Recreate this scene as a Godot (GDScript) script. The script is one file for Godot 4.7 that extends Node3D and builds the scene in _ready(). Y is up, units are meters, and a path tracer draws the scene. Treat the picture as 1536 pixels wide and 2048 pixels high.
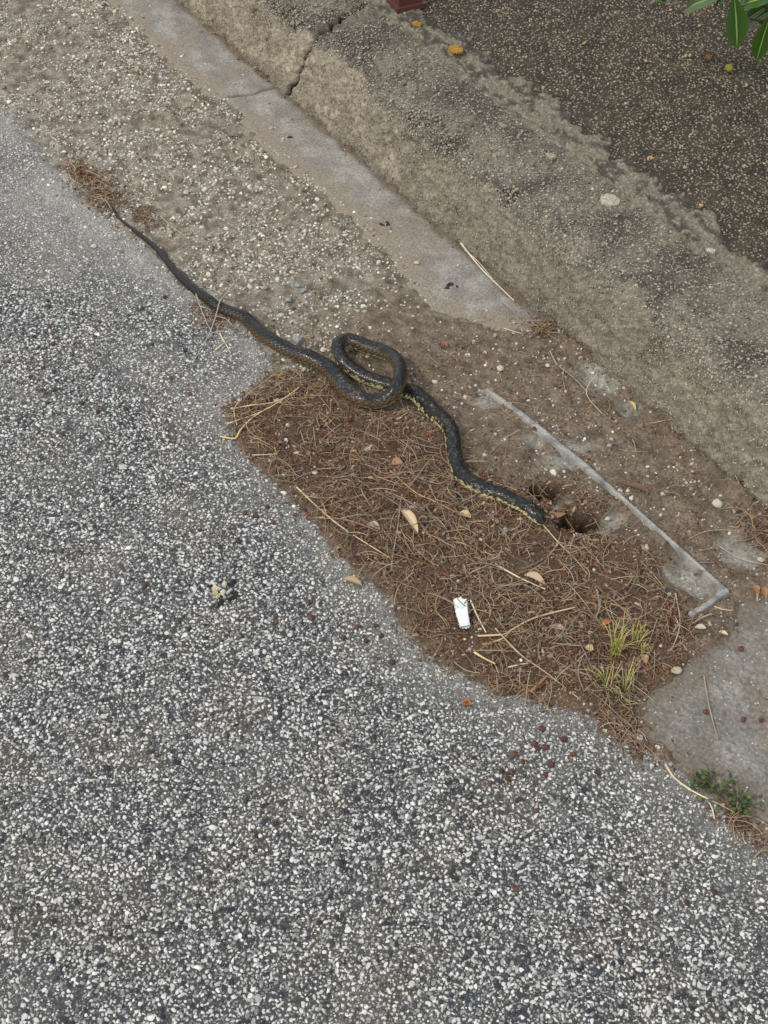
extends Node3D
# A dark snake on the litter-filled verge between an exposed-aggregate road and an old concrete kerb.
# Camera and survey: points read off the photograph are turned into metres on a level plane (survey()).

const FOV := 42.0
const TILT := 48.0
const EYE := 1.45
const KERB_ORIGIN := Vector3(-0.445, 0.0, -2.846)
const KERB_D := Vector3(0.551558, 0.0, 0.834137)   # along the kerb, towards the viewer's right
const KERB_N := Vector3(0.834137, 0.0, -0.551558)  # away from the road
const TOP := 0.132                                 # height of the kerb

var rng := RandomNumberGenerator.new()
var na := FastNoiseLite.new()   # ~30 cm patches
var nb := FastNoiseLite.new()   # ~8 cm
var nc := FastNoiseLite.new()   # ~2 cm
var nd := FastNoiseLite.new()   # ~6 mm
var f_asphalt: Dictionary
var f_gutter: Dictionary
var f_slab: Dictionary
var f_litter: Dictionary
var f_gravel: Dictionary
var f_bar: Dictionary
var holes: Array = []
var bare: Array = []      # spots where the old concrete shows through the dirt
var used := {}

func _ready():
	rng.seed = 4711
	# ---------------------------------------------------------------- camera, sky, sun, exposure
	var cam := Camera3D.new()
	cam.name = "camera"
	cam.position = Vector3(0, EYE, 0)
	cam.rotation_degrees = Vector3(-TILT, 0, 0)
	cam.fov = FOV
	cam.keep_aspect = Camera3D.KEEP_HEIGHT
	cam.near = 0.05
	cam.far = 400.0
	add_child(cam)
	cam.current = true
	var env := Environment.new()
	env.background_mode = Environment.BG_SKY
	var sm := ProceduralSkyMaterial.new()
	sm.sky_top_color = Color(0.88, 0.90, 0.925)
	sm.sky_horizon_color = Color(0.95, 0.94, 0.91)
	sm.sky_curve = 0.25
	sm.ground_bottom_color = Color(0.35, 0.33, 0.30)
	sm.ground_horizon_color = Color(0.6, 0.6, 0.58)
	sm.sky_energy_multiplier = 1.0
	var sky := Sky.new()
	sky.sky_material = sm
	env.sky = sky
	env.tonemap_mode = Environment.TONE_MAPPER_LINEAR
	env.tonemap_exposure = 1.32
	env.sdfgi_enabled = true
	env.ssao_enabled = true
	env.ssil_enabled = true
	var we := WorldEnvironment.new()
	we.name = "world_environment"
	we.environment = env
	add_child(we)
	var sun := DirectionalLight3D.new()
	sun.name = "sun"
	sun.light_energy = 0.5
	sun.light_color = Color(1.0, 0.97, 0.93)
	sun.light_angular_distance = 10.0
	sun.shadow_enabled = true
	add_child(sun)
	sun.look_at_from_position(Vector3(-0.85, 1.1, 0.45), Vector3.ZERO, Vector3.UP)
	# ---------------------------------------------------------------- fields
	_noise(na, 11, 3.2); _noise(nb, 12, 12.0); _noise(nc, 13, 48.0); _noise(nd, 14, 150.0)
	_fields()
	_materials()
	# ---------------------------------------------------------------- setting
	_far_ground()
	_ground()
	_asphalt()
	_gutter_and_slab()
	_kerb()
	_pavement()
	_bar()
	_gravel()
	_litter()
	# ---------------------------------------------------------------- things
	_snake()
	_stones()
	_seeds()
	_stalks()
	_leaves_and_scraps()
	_plants()
	_shrub()
	_post()

# ==================================================================== helpers
func _noise(n: FastNoiseLite, s: int, f: float):
	n.seed = s
	n.noise_type = FastNoiseLite.TYPE_SIMPLEX
	n.frequency = f
	n.fractal_type = FastNoiseLite.FRACTAL_FBM
	n.fractal_octaves = 2

func survey(px: float, py: float, h := 0.0) -> Vector3:
	# where the line of sight of a point of the photograph (1536 x 2048) meets the level plane at height h
	var f := 1024.0 / tan(deg_to_rad(FOV * 0.5))
	var a := (px - 768.0) / f
	var b := (py - 1024.0) / f
	var t := deg_to_rad(TILT)
	var d := Vector3(a, -sin(t) - b * cos(t), -cos(t) + b * sin(t))
	return Vector3(0, EYE, 0) + d * ((EYE - h) / -d.y)

func flat(px: float, py: float) -> Vector2:
	var p := survey(px, py)
	return Vector2(p.x, p.z)

func outline(a: Array, h := 0.0) -> PackedVector2Array:
	var out := PackedVector2Array()
	for i in range(0, a.size(), 2):
		var p := survey(a[i], a[i + 1], h)
		out.append(Vector2(p.x, p.z))
	return out

func field(poly: PackedVector2Array, x0: float, x1: float, z0: float, z1: float, step: float) -> Dictionary:
	# signed distance to a polygon (positive inside) on a grid
	var w := int((x1 - x0) / step) + 2
	var h := int((z1 - z0) / step) + 2
	var data := PackedFloat32Array()
	data.resize(w * h)
	var n := poly.size()
	for j in h:
		for i in w:
			var p := Vector2(x0 + i * step, z0 + j * step)
			var best := 1e9
			var inside := false
			var b := poly[n - 1]
			for k in n:
				var a := b
				b = poly[k]
				var e := b - a
				var q := p - a
				var d := q - e * clampf(q.dot(e) / e.length_squared(), 0.0, 1.0)
				best = minf(best, d.length_squared())
				if (a.y > p.y) != (b.y > p.y) and p.x < (b.x - a.x) * (p.y - a.y) / (b.y - a.y) + a.x:
					inside = not inside
			data[j * w + i] = sqrt(best) if inside else -sqrt(best)
	return {"d": data, "w": w, "h": h, "x": x0, "z": z0, "s": step}

func at(f: Dictionary, x: float, z: float) -> float:
	var u: float = clampf((x - f.x) / f.s, 0.0, f.w - 1.001)
	var v: float = clampf((z - f.z) / f.s, 0.0, f.h - 1.001)
	var i := int(u)
	var j := int(v)
	u -= i
	v -= j
	var d: PackedFloat32Array = f.d
	var k: int = j * f.w + i
	return lerpf(lerpf(d[k], d[k + 1], u), lerpf(d[k + f.w], d[k + f.w + 1], u), v)

func kerb_q(x: float, z: float) -> float:
	return (x - KERB_ORIGIN.x) * KERB_N.x + (z - KERB_ORIGIN.z) * KERB_N.z

func kerb_s(x: float, z: float) -> float:
	return (x - KERB_ORIGIN.x) * KERB_D.x + (z - KERB_ORIGIN.z) * KERB_D.z

func sheet(x0: float, x1: float, z0: float, z1: float, step: float, height: Callable, colour: Callable, keep: Callable) -> ArrayMesh:
	var w := int(round((x1 - x0) / step)) + 1
	var h := int(round((z1 - z0) / step)) + 1
	var ids := PackedInt32Array()
	ids.resize(w * h)
	ids.fill(-1)
	var v := PackedVector3Array()
	var c := PackedColorArray()
	for j in h:
		for i in w:
			var x := x0 + i * step
			var z := z0 + j * step
			if keep.call(x, z):
				ids[j * w + i] = v.size()
				var y: float = height.call(x, z)
				v.append(Vector3(x, y, z))
				c.append(colour.call(x, z, y))
	var idx := PackedInt32Array()
	var n := PackedVector3Array()
	n.resize(v.size())
	for j in h - 1:
		for i in w - 1:
			var a := ids[j * w + i]
			var b := ids[j * w + i + 1]
			var d := ids[(j + 1) * w + i]
			var e := ids[(j + 1) * w + i + 1]
			if a < 0 or b < 0 or d < 0 or e < 0:
				continue
			idx.append(a); idx.append(b); idx.append(e)
			idx.append(a); idx.append(e); idx.append(d)
			var m := (v[d] - v[a]).cross(v[b] - v[a]) + (v[e] - v[b]).cross(v[e] - v[d]) 
			n[a] += m; n[b] += m; n[d] += m; n[e] += m
	for k in n.size():
		n[k] = n[k].normalized() if n[k].length_squared() > 0.0 else Vector3.UP
	return arrays(v, n, c, idx)

func arrays(v: PackedVector3Array, n, c, idx: PackedInt32Array, uv = null) -> ArrayMesh:
	var a := []
	a.resize(Mesh.ARRAY_MAX)
	a[Mesh.ARRAY_VERTEX] = v
	if n != null:
		a[Mesh.ARRAY_NORMAL] = n
	if c != null:
		a[Mesh.ARRAY_COLOR] = c
	if uv != null:
		a[Mesh.ARRAY_TEX_UV] = uv
	a[Mesh.ARRAY_INDEX] = idx
	var m := ArrayMesh.new()
	m.add_surface_from_arrays(Mesh.PRIMITIVE_TRIANGLES, a)
	return m

func numbered(called: String) -> String:
	var k: int = used.get(called, 0)
	used[called] = k + 1
	return called if k == 0 else "%s_%03d" % [called, k]

func obj(called: String, mesh: Mesh, mat: Material, parent: Node = self) -> MeshInstance3D:
	var o := MeshInstance3D.new()
	o.name = numbered(called) if parent == self else called
	o.mesh = mesh
	o.material_override = mat
	parent.add_child(o, true)
	return o

func tag(o: Node, label := "", category := "", group := "", kind := "") -> Node:
	if label: o.set_meta("label", label)
	if category: o.set_meta("category", category)
	if group: o.set_meta("group", group)
	if kind: o.set_meta("kind", kind)
	return o

func thing(called: String, label: String, category: String, where := Vector3.ZERO, group := "") -> Node3D:
	var o := Node3D.new()
	o.name = numbered(called)
	o.position = where
	add_child(o)
	tag(o, label, category, group)
	return o

class Scatter:
	var bufs: Array = []
	func _init(variants: int):
		for i in variants:
			bufs.append(PackedFloat32Array())
	func put(i: int, b: Basis, o: Vector3, c: Color):
		bufs[i].append_array(PackedFloat32Array([b.x.x, b.y.x, b.z.x, o.x, b.x.y, b.y.y, b.z.y, o.y, b.x.z, b.y.z, b.z.z, o.z, c.r, c.g, c.b, 1.0]))

func scatter_out(sc: Scatter, meshes: Array, mat: Material, called: String, parent: Node):
	for i in meshes.size():
		var buf: PackedFloat32Array = sc.bufs[i]
		if buf.is_empty():
			continue
		var mm := MultiMesh.new()
		mm.transform_format = MultiMesh.TRANSFORM_3D
		mm.use_colors = true
		mm.mesh = meshes[i]
		mm.instance_count = buf.size() / 16
		mm.buffer = buf
		var o := MultiMeshInstance3D.new()
		o.name = called
		o.multimesh = mm
		o.material_override = mat
		o.set_meta("kind", "stuff")
		parent.add_child(o, true)

func ball(sub: int) -> Array:
	var v := [Vector3(1, 0, 0), Vector3(-1, 0, 0), Vector3(0, 1, 0), Vector3(0, -1, 0), Vector3(0, 0, 1), Vector3(0, 0, -1)]
	var t := [[0, 2, 4], [4, 2, 1], [1, 2, 5], [5, 2, 0], [4, 3, 0], [1, 3, 4], [5, 3, 1], [0, 3, 5]]
	for s in sub:
		var cache := {}
		var out := []
		for f in t:
			var m := []
			for k in 3:
				var a: int = f[k]
				var b: int = f[(k + 1) % 3]
				var key := mini(a, b) * 10000 + maxi(a, b)
				if not cache.has(key):
					cache[key] = v.size()
					v.append(((v[a] + v[b]) * 0.5).normalized())
				m.append(cache[key])
			out.append([f[0], m[0], m[2]]); out.append([m[0], f[1], m[1]]); out.append([m[2], m[1], f[2]]); out.append(m)
		t = out
	return [v, t]

func stone(sub: int, cuts: int, size: Vector3, smooth: bool, rough := 0.0, near_cut := 0.55, far_cut := 0.85) -> ArrayMesh:
	# a ball with random facets cut off; unit size before «size»
	var bt := ball(sub)
	var v: Array = bt[0].duplicate()
	for c in cuts:
		var d := Vector3(rng.randfn(), rng.randfn(), rng.randfn()).normalized()
		var k := rng.randf_range(near_cut, far_cut)
		for i in v.size():
			var e: float = v[i].dot(d) - k
			if e > 0.0:
				v[i] -= d * e
	var off := Vector3(rng.randf() * 9, rng.randf() * 9, rng.randf() * 9)
	for i in v.size():
		var p: Vector3 = v[i]
		if rough > 0.0:
			p *= 1.0 + rough * na.get_noise_3dv((p + off) * 0.35) + rough * 0.5 * na.get_noise_3dv((p + off) * 0.9)
		v[i] = p * size
	return poly_mesh(v, bt[1], smooth)

func poly_mesh(v: Array, t: Array, smooth: bool) -> ArrayMesh:
	var vv := PackedVector3Array()
	var nn := PackedVector3Array()
	var idx := PackedInt32Array()
	if smooth:
		var acc := []
		for p in v:
			vv.append(p)
			acc.append(Vector3.ZERO)
		for f in t:
			var m: Vector3 = (v[f[1]] - v[f[0]]).cross(v[f[2]] - v[f[0]])
			if m.dot(v[f[0]] + v[f[1]] + v[f[2]]) < 0.0:
				idx.append(f[0]); idx.append(f[1]); idx.append(f[2])
				m = -m
			else:
				idx.append(f[0]); idx.append(f[2]); idx.append(f[1])
			for k in f:
				acc[k] += m
		for m in acc:
			nn.append(m.normalized())
	else:
		for f in t:
			var m: Vector3 = (v[f[1]] - v[f[0]]).cross(v[f[2]] - v[f[0]])
			var g = f if m.dot(v[f[0]] + v[f[1]] + v[f[2]]) < 0.0 else [f[0], f[2], f[1]]
			if m.dot(v[f[0]] + v[f[1]] + v[f[2]]) < 0.0:
				m = -m
			for k in g:
				idx.append(vv.size())
				vv.append(v[k])
				nn.append(m.normalized())
	return arrays(vv, nn, null, idx)

func tube(path: Array, radii: Array, seg := 6, flatten := 1.0, colours = null) -> ArrayMesh:
	# a closed tube through points; «flatten» squashes it across the vertical
	var v := PackedVector3Array()
	var n := PackedVector3Array()
	var c := PackedColorArray()
	var idx := PackedInt32Array()
	var m := path.size()
	for i in m:
		var t: Vector3 = (path[mini(i + 1, m - 1)] - path[maxi(i - 1, 0)]).normalized()
		var up := Vector3.UP if absf(t.y) < 0.92 else Vector3(0.3, 0, 1).normalized()
		var s := t.cross(up).normalized()
		var u := s.cross(t)
		for k in seg:
			var a := TAU * k / seg
			v.append(path[i] + (s * cos(a) + u * sin(a) * flatten) * radii[i])
			n.append((s * cos(a) * flatten + u * sin(a)).normalized())
			if colours != null:
				c.append(colours[i])
	for i in m - 1:
		for k in seg:
			var a := i * seg + k
			var b := i * seg + (k + 1) % seg
			idx.append_array(PackedInt32Array([a, b, a + seg, b, b + seg, a + seg]))
	for e in [0, m - 1]:
		for k in range(1, seg - 1):
			var z: int = e * seg
			if e == 0:
				idx.append_array(PackedInt32Array([z, z + k + 1, z + k]))
			else:
				idx.append_array(PackedInt32Array([z, z + k, z + k + 1]))
	return arrays(v, n, c if colours != null else null, idx)

func curve_through(pts: Array, step: float) -> Array:
	# Catmull-Rom through points, resampled
	var out := []
	for i in pts.size() - 1:
		var p0: Vector3 = pts[maxi(i - 1, 0)]
		var p1: Vector3 = pts[i]
		var p2: Vector3 = pts[i + 1]
		var p3: Vector3 = pts[mini(i + 2, pts.size() - 1)]
		var k := maxi(1, int(p1.distance_to(p2) / step))
		for j in k:
			out.append(p1.cubic_interpolate(p2, p0, p3, float(j) / k))
	out.append(pts[-1])
	return out

func jitter(c: Color, lo := 0.8, hi := 1.2) -> Color:
	var k := rng.randf_range(lo, hi)
	return Color(c.r * k, c.g * k, c.b * k)

# ==================================================================== materials
var m_dirt: StandardMaterial3D
var m_asphalt: StandardMaterial3D
var m_cement: StandardMaterial3D
var m_kerb: StandardMaterial3D
var m_metal: StandardMaterial3D
var m_stone: StandardMaterial3D
var m_plain: StandardMaterial3D
var m_snake: StandardMaterial3D
var m_leaf: StandardMaterial3D
var m_straw: StandardMaterial3D
var m_seed: StandardMaterial3D

func grain(s: int, f: float, lo: float, hi: float, kind := FastNoiseLite.TYPE_SIMPLEX, octaves := 4) -> NoiseTexture2D:
	var n := FastNoiseLite.new()
	n.seed = s
	n.noise_type = kind
	n.frequency = f
	n.fractal_octaves = octaves
	if kind == FastNoiseLite.TYPE_CELLULAR:
		n.fractal_type = FastNoiseLite.FRACTAL_NONE
		n.cellular_return_type = FastNoiseLite.RETURN_DISTANCE
	var t := NoiseTexture2D.new()
	t.width = 512
	t.height = 512
	t.seamless = true
	t.noise = n
	var g := Gradient.new()
	g.set_color(0, Color(lo, lo, lo))
	g.set_color(1, Color(hi, hi, hi))
	t.color_ramp = g
	return t

func surface(albedo: Texture2D, relief: Texture2D, scale: float, depth: float, rough: float) -> StandardMaterial3D:
	var m := StandardMaterial3D.new()
	m.vertex_color_use_as_albedo = true
	m.roughness = rough
	m.metallic_specular = 0.3
	m.uv1_triplanar = true
	m.uv1_world_triplanar = true
	m.uv1_scale = Vector3.ONE * scale
	m.albedo_texture = albedo
	if relief:
		m.heightmap_enabled = true
		m.heightmap_texture = relief
		m.heightmap_scale = depth
	return m

func _materials():
	var g1 := grain(1, 0.06, 0.74, 1.0)
	var g3 := grain(3, 0.09, 0.62, 1.0)
	var r1 := grain(5, 0.030, 0.0, 1.0, FastNoiseLite.TYPE_SIMPLEX, 2)
	var r2 := grain(6, 0.055, 0.0, 1.0, FastNoiseLite.TYPE_SIMPLEX, 2)
	m_dirt = surface(g3, r2, 3.1, 0.06, 0.95)
	m_asphalt = surface(g3, r2, 3.7, 0.05, 0.8)
	m_cement = surface(g1, r1, 4.3, 0.02, 0.85)
	m_kerb = surface(g3, r2, 3.3, 0.13, 0.92)
	m_metal = surface(g1, r2, 6.0, 0.02, 0.55)
	m_metal.metallic = 0.0
	m_metal.roughness = 0.8
	m_stone = surface(null, null, 1.0, 0.0, 0.75)
	m_stone.uv1_triplanar = false
	m_plain = m_stone.duplicate()
	m_plain.roughness = 0.9
	m_straw = m_stone.duplicate()
	m_straw.roughness = 0.65
	m_seed = m_stone.duplicate()
	m_seed.roughness = 0.5
	m_leaf = m_stone.duplicate()
	m_leaf.roughness = 0.3
	m_leaf.metallic_specular = 0.34
	m_leaf.backlight_enabled = true
	m_leaf.backlight = Color(0.09, 0.16, 0.04)
	# snake skin: rows of overlapping diamond scales
	var im := Image.create(64, 64, false, Image.FORMAT_RGB8)
	var tone := Image.create(64, 64, false, Image.FORMAT_RGB8)
	for y in 64:
		for x in 64:
			var best := 0.0
			for c in [Vector2(0, 0), Vector2(64, 0), Vector2(0, 64), Vector2(64, 64), Vector2(32, 32)]:
				var dx: float = absf(x - c.x) / 33.0
				var dy: float = absf(y - c.y) / 33.0
				best = maxf(best, 1.0 - (dx + dy))
			var e := clampf(best * 3.0, 0.0, 1.0)
			im.set_pixel(x, y, Color(e, e, e))
			var k := 0.35 + 0.65 * e
			tone.set_pixel(x, y, Color(k, k, k))
	m_snake = StandardMaterial3D.new()
	m_snake.vertex_color_use_as_albedo = true
	m_snake.roughness = 0.24
	m_snake.metallic_specular = 0.42
	m_snake.albedo_texture = ImageTexture.create_from_image(tone)
	m_snake.heightmap_enabled = true
	m_snake.heightmap_texture = ImageTexture.create_from_image(im)
	m_snake.heightmap_scale = 0.02

# ==================================================================== layout
func _fields():
	var road := outline([-420, -420, -200, 60, 0, 205, 60, 280, 105, 340, 180, 415, 250, 468, 330, 540, 420, 602, 455, 640, 520, 690, 545, 738, 525, 785, 462, 800, 448, 830, 475, 885, 530, 950, 600, 1012, 660, 1080, 710, 1142, 780, 1190, 796, 1240, 850, 1308, 920, 1350, 1000, 1392, 1100, 1405, 1180, 1425, 1262, 1470, 1380, 1560, 1450, 1625, 1536, 1705, 1800, 1930, 2300, 2400])
	road.append(Vector2(1.6, 0.6)); road.append(Vector2(-2.4, 0.6)); road.append(Vector2(-2.4, -4.2))
	f_asphalt = field(road, -1.5, 1.3, -3.4, -0.1, 0.015)
	var gut := outline([150, -80, 225, 0, 305, 80, 385, 160, 478, 215, 510, 270, 570, 320, 650, 380, 715, 440, 790, 510, 825, 570, 880, 618, 1000, 648, 1075, 655, 1130, 640, 900, 420, 560, 130, 380, -60])
	f_gutter = field(gut, -1.2, 0.7, -3.4, -1.2, 0.015)
	var slab := outline([1272, 1400, 1350, 1352, 1395, 1312, 1445, 1285, 1500, 1205, 1560, 1160, 1800, 1060, 2300, 1500, 2000, 2050, 1536, 1640, 1460, 1585, 1380, 1520, 1262, 1440])
	f_slab = field(slab, 0.0, 1.3, -1.6, -0.1, 0.015)
	var lit := outline([450, 810, 545, 742, 640, 752, 700, 810, 800, 820, 880, 850, 960, 940, 1060, 965, 1130, 965, 1220, 1020, 1330, 1120, 1400, 1260, 1400, 1330, 1340, 1400, 1270, 1470, 1180, 1430, 1090, 1412, 1000, 1397, 920, 1355, 850, 1312, 796, 1245, 780, 1195, 710, 1147, 660, 1085, 600, 1017, 530, 955, 475, 890])
	f_litter = field(lit, -0.7, 0.7, -2.2, -0.6, 0.015)
	var gra := outline([-300, -260, 150, -120, 240, 20, 330, 110, 470, 225, 560, 330, 720, 460, 800, 560, 700, 640, 600, 700, 500, 650, 420, 600, 250, 465, 110, 335, 0, 205, -250, 40])
	f_gravel = field(gra, -1.5, 0.6, -3.4, -1.5, 0.015)
	var bar := outline([930, 748, 955, 752, 1010, 795, 1095, 862, 1180, 932, 1260, 1003, 1320, 1056, 1400, 1127, 1465, 1186, 1430, 1212, 1388, 1240, 1370, 1226, 1408, 1203, 1428, 1188, 1432, 1178, 1380, 1128, 1300, 1056, 1240, 1004, 1160, 936, 1078, 872, 1000, 806])
	f_bar = field(bar, 0.0, 0.75, -1.75, -1.0, 0.0025)
	# two openings in the broken inlet: centre, half width, half depth, depth
	holes = [[flat(1092, 985), 0.026, 0.019, 0.13], [flat(1158, 1046), 0.034, 0.018, 0.12]]
	for b in [[975, 800, 0.030], [1116, 1014, 0.012], [1135, 1005, 0.012], [1206, 1050, 0.010], [1065, 880, 0.022], [1130, 920, 0.03], [1160, 895, 0.02], [1375, 1150, 0.034], [1400, 1178, 0.026], [1225, 1042, 0.02], [1190, 760, 0.045], [1255, 815, 0.025], [1480, 1110, 0.045]]:
		bare.append([flat(b[0], b[1]), b[2]])

func sstep(a: float, b: float, x: float) -> float:
	var t := clampf((x - a) / (b - a), 0.0, 1.0)
	return t * t * (3.0 - 2.0 * t)

func hole_depth(x: float, z: float) -> float:
	var out := 0.0
	for h in holes:
		var c: Vector2 = h[0]
		var a: float = (x - c.x) / h[1]
		var b: float = (z - c.y) / h[2]      # +1 at the edge nearest the viewer
		a += 0.25 * nc.get_noise_2d(x, z)
		b += 0.25 * nc.get_noise_2d(x + 3.0, z)
		var r := sqrt(a * a + b * b)
		if r < 1.0:
			out = maxf(out, h[3] * sstep(1.0, 0.8, r) * (0.15 + 0.85 * sstep(-1.0, 0.25, b)))
	return out

func near_hole(x: float, z: float) -> bool:
	for h in holes:
		var c: Vector2 = h[0]
		if Vector2((x - c.x) / (h[1] + 0.014), (z - c.y) / (h[2] + 0.016)).length() < 1.0:
			return true
	return false

func bareness(x: float, z: float) -> float:
	var out := 0.0
	for b in bare:
		var c: Vector2 = b[0]
		var d: float = Vector2(x, z).distance_to(c) / b[1]
		out = maxf(out, 1.0 - d * (1.0 + 0.5 * nb.get_noise_2d(x, z)))
	return clampf(out * 2.0, 0.0, 1.0)

func dirt_h(x: float, z: float) -> float:
	var a := at(f_asphalt, x, z)
	var y := -0.001 + 0.004 * nb.get_noise_2d(x, z) + 0.0022 * nc.get_noise_2d(x, z) + 0.0012 * nd.get_noise_2d(x, z)
	y -= clampf((a + 0.006) * 0.45, 0.0, 0.04)
	var g := at(f_gutter, x, z)
	y -= 0.010 * sstep(-0.03, 0.035, g)
	var s := at(f_slab, x, z)
	y -= 0.014 * sstep(-0.02, 0.04, s)
	y += 0.004 * sstep(-0.03, 0.05, at(f_litter, x, z))
	var q := kerb_q(x, z) + 0.012
	y += (0.010 + 0.006 * nb.get_noise_2d(x * 1.3, z)) * sstep(-0.022, -0.002, q)
	y -= 0.007 * bareness(x, z)
	y -= hole_depth(x, z)
	return y

func asphalt_h(x: float, z: float) -> float:
	var a := at(f_asphalt, x, z)
	var y := 0.002 + 0.0018 * nb.get_noise_2d(x + 7.0, z) + 0.0008 * nc.get_noise_2d(x, z) + 0.002 * na.get_noise_2d(x, z)
	var edge := 0.010 + 0.010 * nc.get_noise_2d(x + 2.0, z + 1.0) + 0.008 * nb.get_noise_2d(x, z + 5.0)
	y -= clampf((edge - a) * 0.35, 0.0, 0.05)
	return y

func dust_at(x: float, z: float) -> float:
	# how far grit and dust have filled the road surface
	var a := at(f_asphalt, x, z)
	var far := sstep(-1.25, -2.3, z)
	var d := exp(-maxf(a, 0.0) / lerpf(0.035, 0.13, far)) * lerpf(0.75, 1.0, far)
	d = maxf(d, 0.6 * far * sstep(0.6, 0.0, a))
	d = maxf(d, 0.28 * far)
	return clampf(d + 0.35 * na.get_noise_2d(x + 4.0, z) * (0.3 + far) + 0.1 * nb.get_noise_2d(x, z), 0.0, 1.0)

func mixc(a: Color, b: Color, t: float) -> Color:
	return a.lerp(b, clampf(t, 0.0, 1.0))

func in_view(x: float, z: float, margin: float) -> bool:
	# the part of the ground that the photograph takes in, with a margin
	if z > -0.557 + margin or z < -2.846 - margin:
		return false
	return absf(x) < lerpf(0.417, 0.858, (z + 0.557) / (-2.289)) + margin

# ==================================================================== setting
func _far_ground():
	# one wide sheet to the horizon, and the road and the pavement beyond what is modelled closely
	var m := PlaneMesh.new()
	m.size = Vector2(300, 300)
	var o := obj("terrain", m, flat_mat(Color(0.16, 0.13, 0.10)))
	o.position.y = -0.16
	tag(o, "bare brown ground reaching out to the horizon", "ground", "", "structure")

func flat_mat(c: Color, rough := 0.9) -> StandardMaterial3D:
	var m := m_dirt.duplicate()
	m.vertex_color_use_as_albedo = false
	m.albedo_color = c.linear_to_srgb()
	m.roughness = rough
	return m

func dirt_c(x: float, z: float, y: float) -> Color:
	var n := nb.get_noise_2d(x * 1.7, z * 1.7)
	var m := nc.get_noise_2d(x * 0.8, z * 0.8)
	var c := Color(0.225, 0.178, 0.132)                       # plain brown dirt
	c = mixc(c, Color(0.315, 0.282, 0.228), sstep(-0.05, 0.08, at(f_gravel, x, z)) * (0.75 + 0.5 * n))
	c = mixc(c, Color(0.125, 0.074, 0.048), sstep(-0.03, 0.05, at(f_litter, x, z)) * (0.85 + 0.4 * m))
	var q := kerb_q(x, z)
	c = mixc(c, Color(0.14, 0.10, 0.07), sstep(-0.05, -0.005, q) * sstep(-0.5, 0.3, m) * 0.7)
	c = mixc(c, Color(0.37, 0.355, 0.32), 0.8 * sstep(-0.05, 0.0, at(f_asphalt, x, z) + 0.03 * n) * sstep(-1.45, -1.75, z))
	c = mixc(c, Color(0.34, 0.32, 0.275), bareness(x, z))
	c = mixc(c, Color(0.34, 0.315, 0.27), 0.6 * sstep(-0.04, 0.02, at(f_gutter, x, z)) * sstep(-0.02, -0.06, q))
	var k := 1.0 + 0.35 * m + 0.25 * n
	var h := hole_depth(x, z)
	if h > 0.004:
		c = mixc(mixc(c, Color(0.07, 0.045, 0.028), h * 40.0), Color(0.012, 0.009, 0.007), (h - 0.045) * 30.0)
	return Color(c.r * k, c.g * k, c.b * k)

func _ground():
	var keep := func(x: float, z: float) -> bool:
		if at(f_asphalt, x, z) > 0.06: return false
		if at(f_slab, x, z) > 0.10: return false
		var q := kerb_q(x, z)
		return q < 0.03
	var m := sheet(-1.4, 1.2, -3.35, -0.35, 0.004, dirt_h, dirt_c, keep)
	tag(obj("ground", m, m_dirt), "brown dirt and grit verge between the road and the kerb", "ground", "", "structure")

func asphalt_c(x: float, z: float, y: float) -> Color:
	var d := dust_at(x, z)
	var n := nc.get_noise_2d(x + 1.0, z)
	var c := Color(0.092, 0.092, 0.093)
	c = mixc(c, Color(0.115, 0.103, 0.085), sstep(0.0, 0.5, na.get_noise_2d(x * 1.4, z * 1.4 + 9.0)))
	c = mixc(c, Color(0.41, 0.395, 0.36), d * 0.9)
	var k := 1.0 + 0.25 * n
	return Color(c.r * k, c.g * k, c.b * k)

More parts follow.
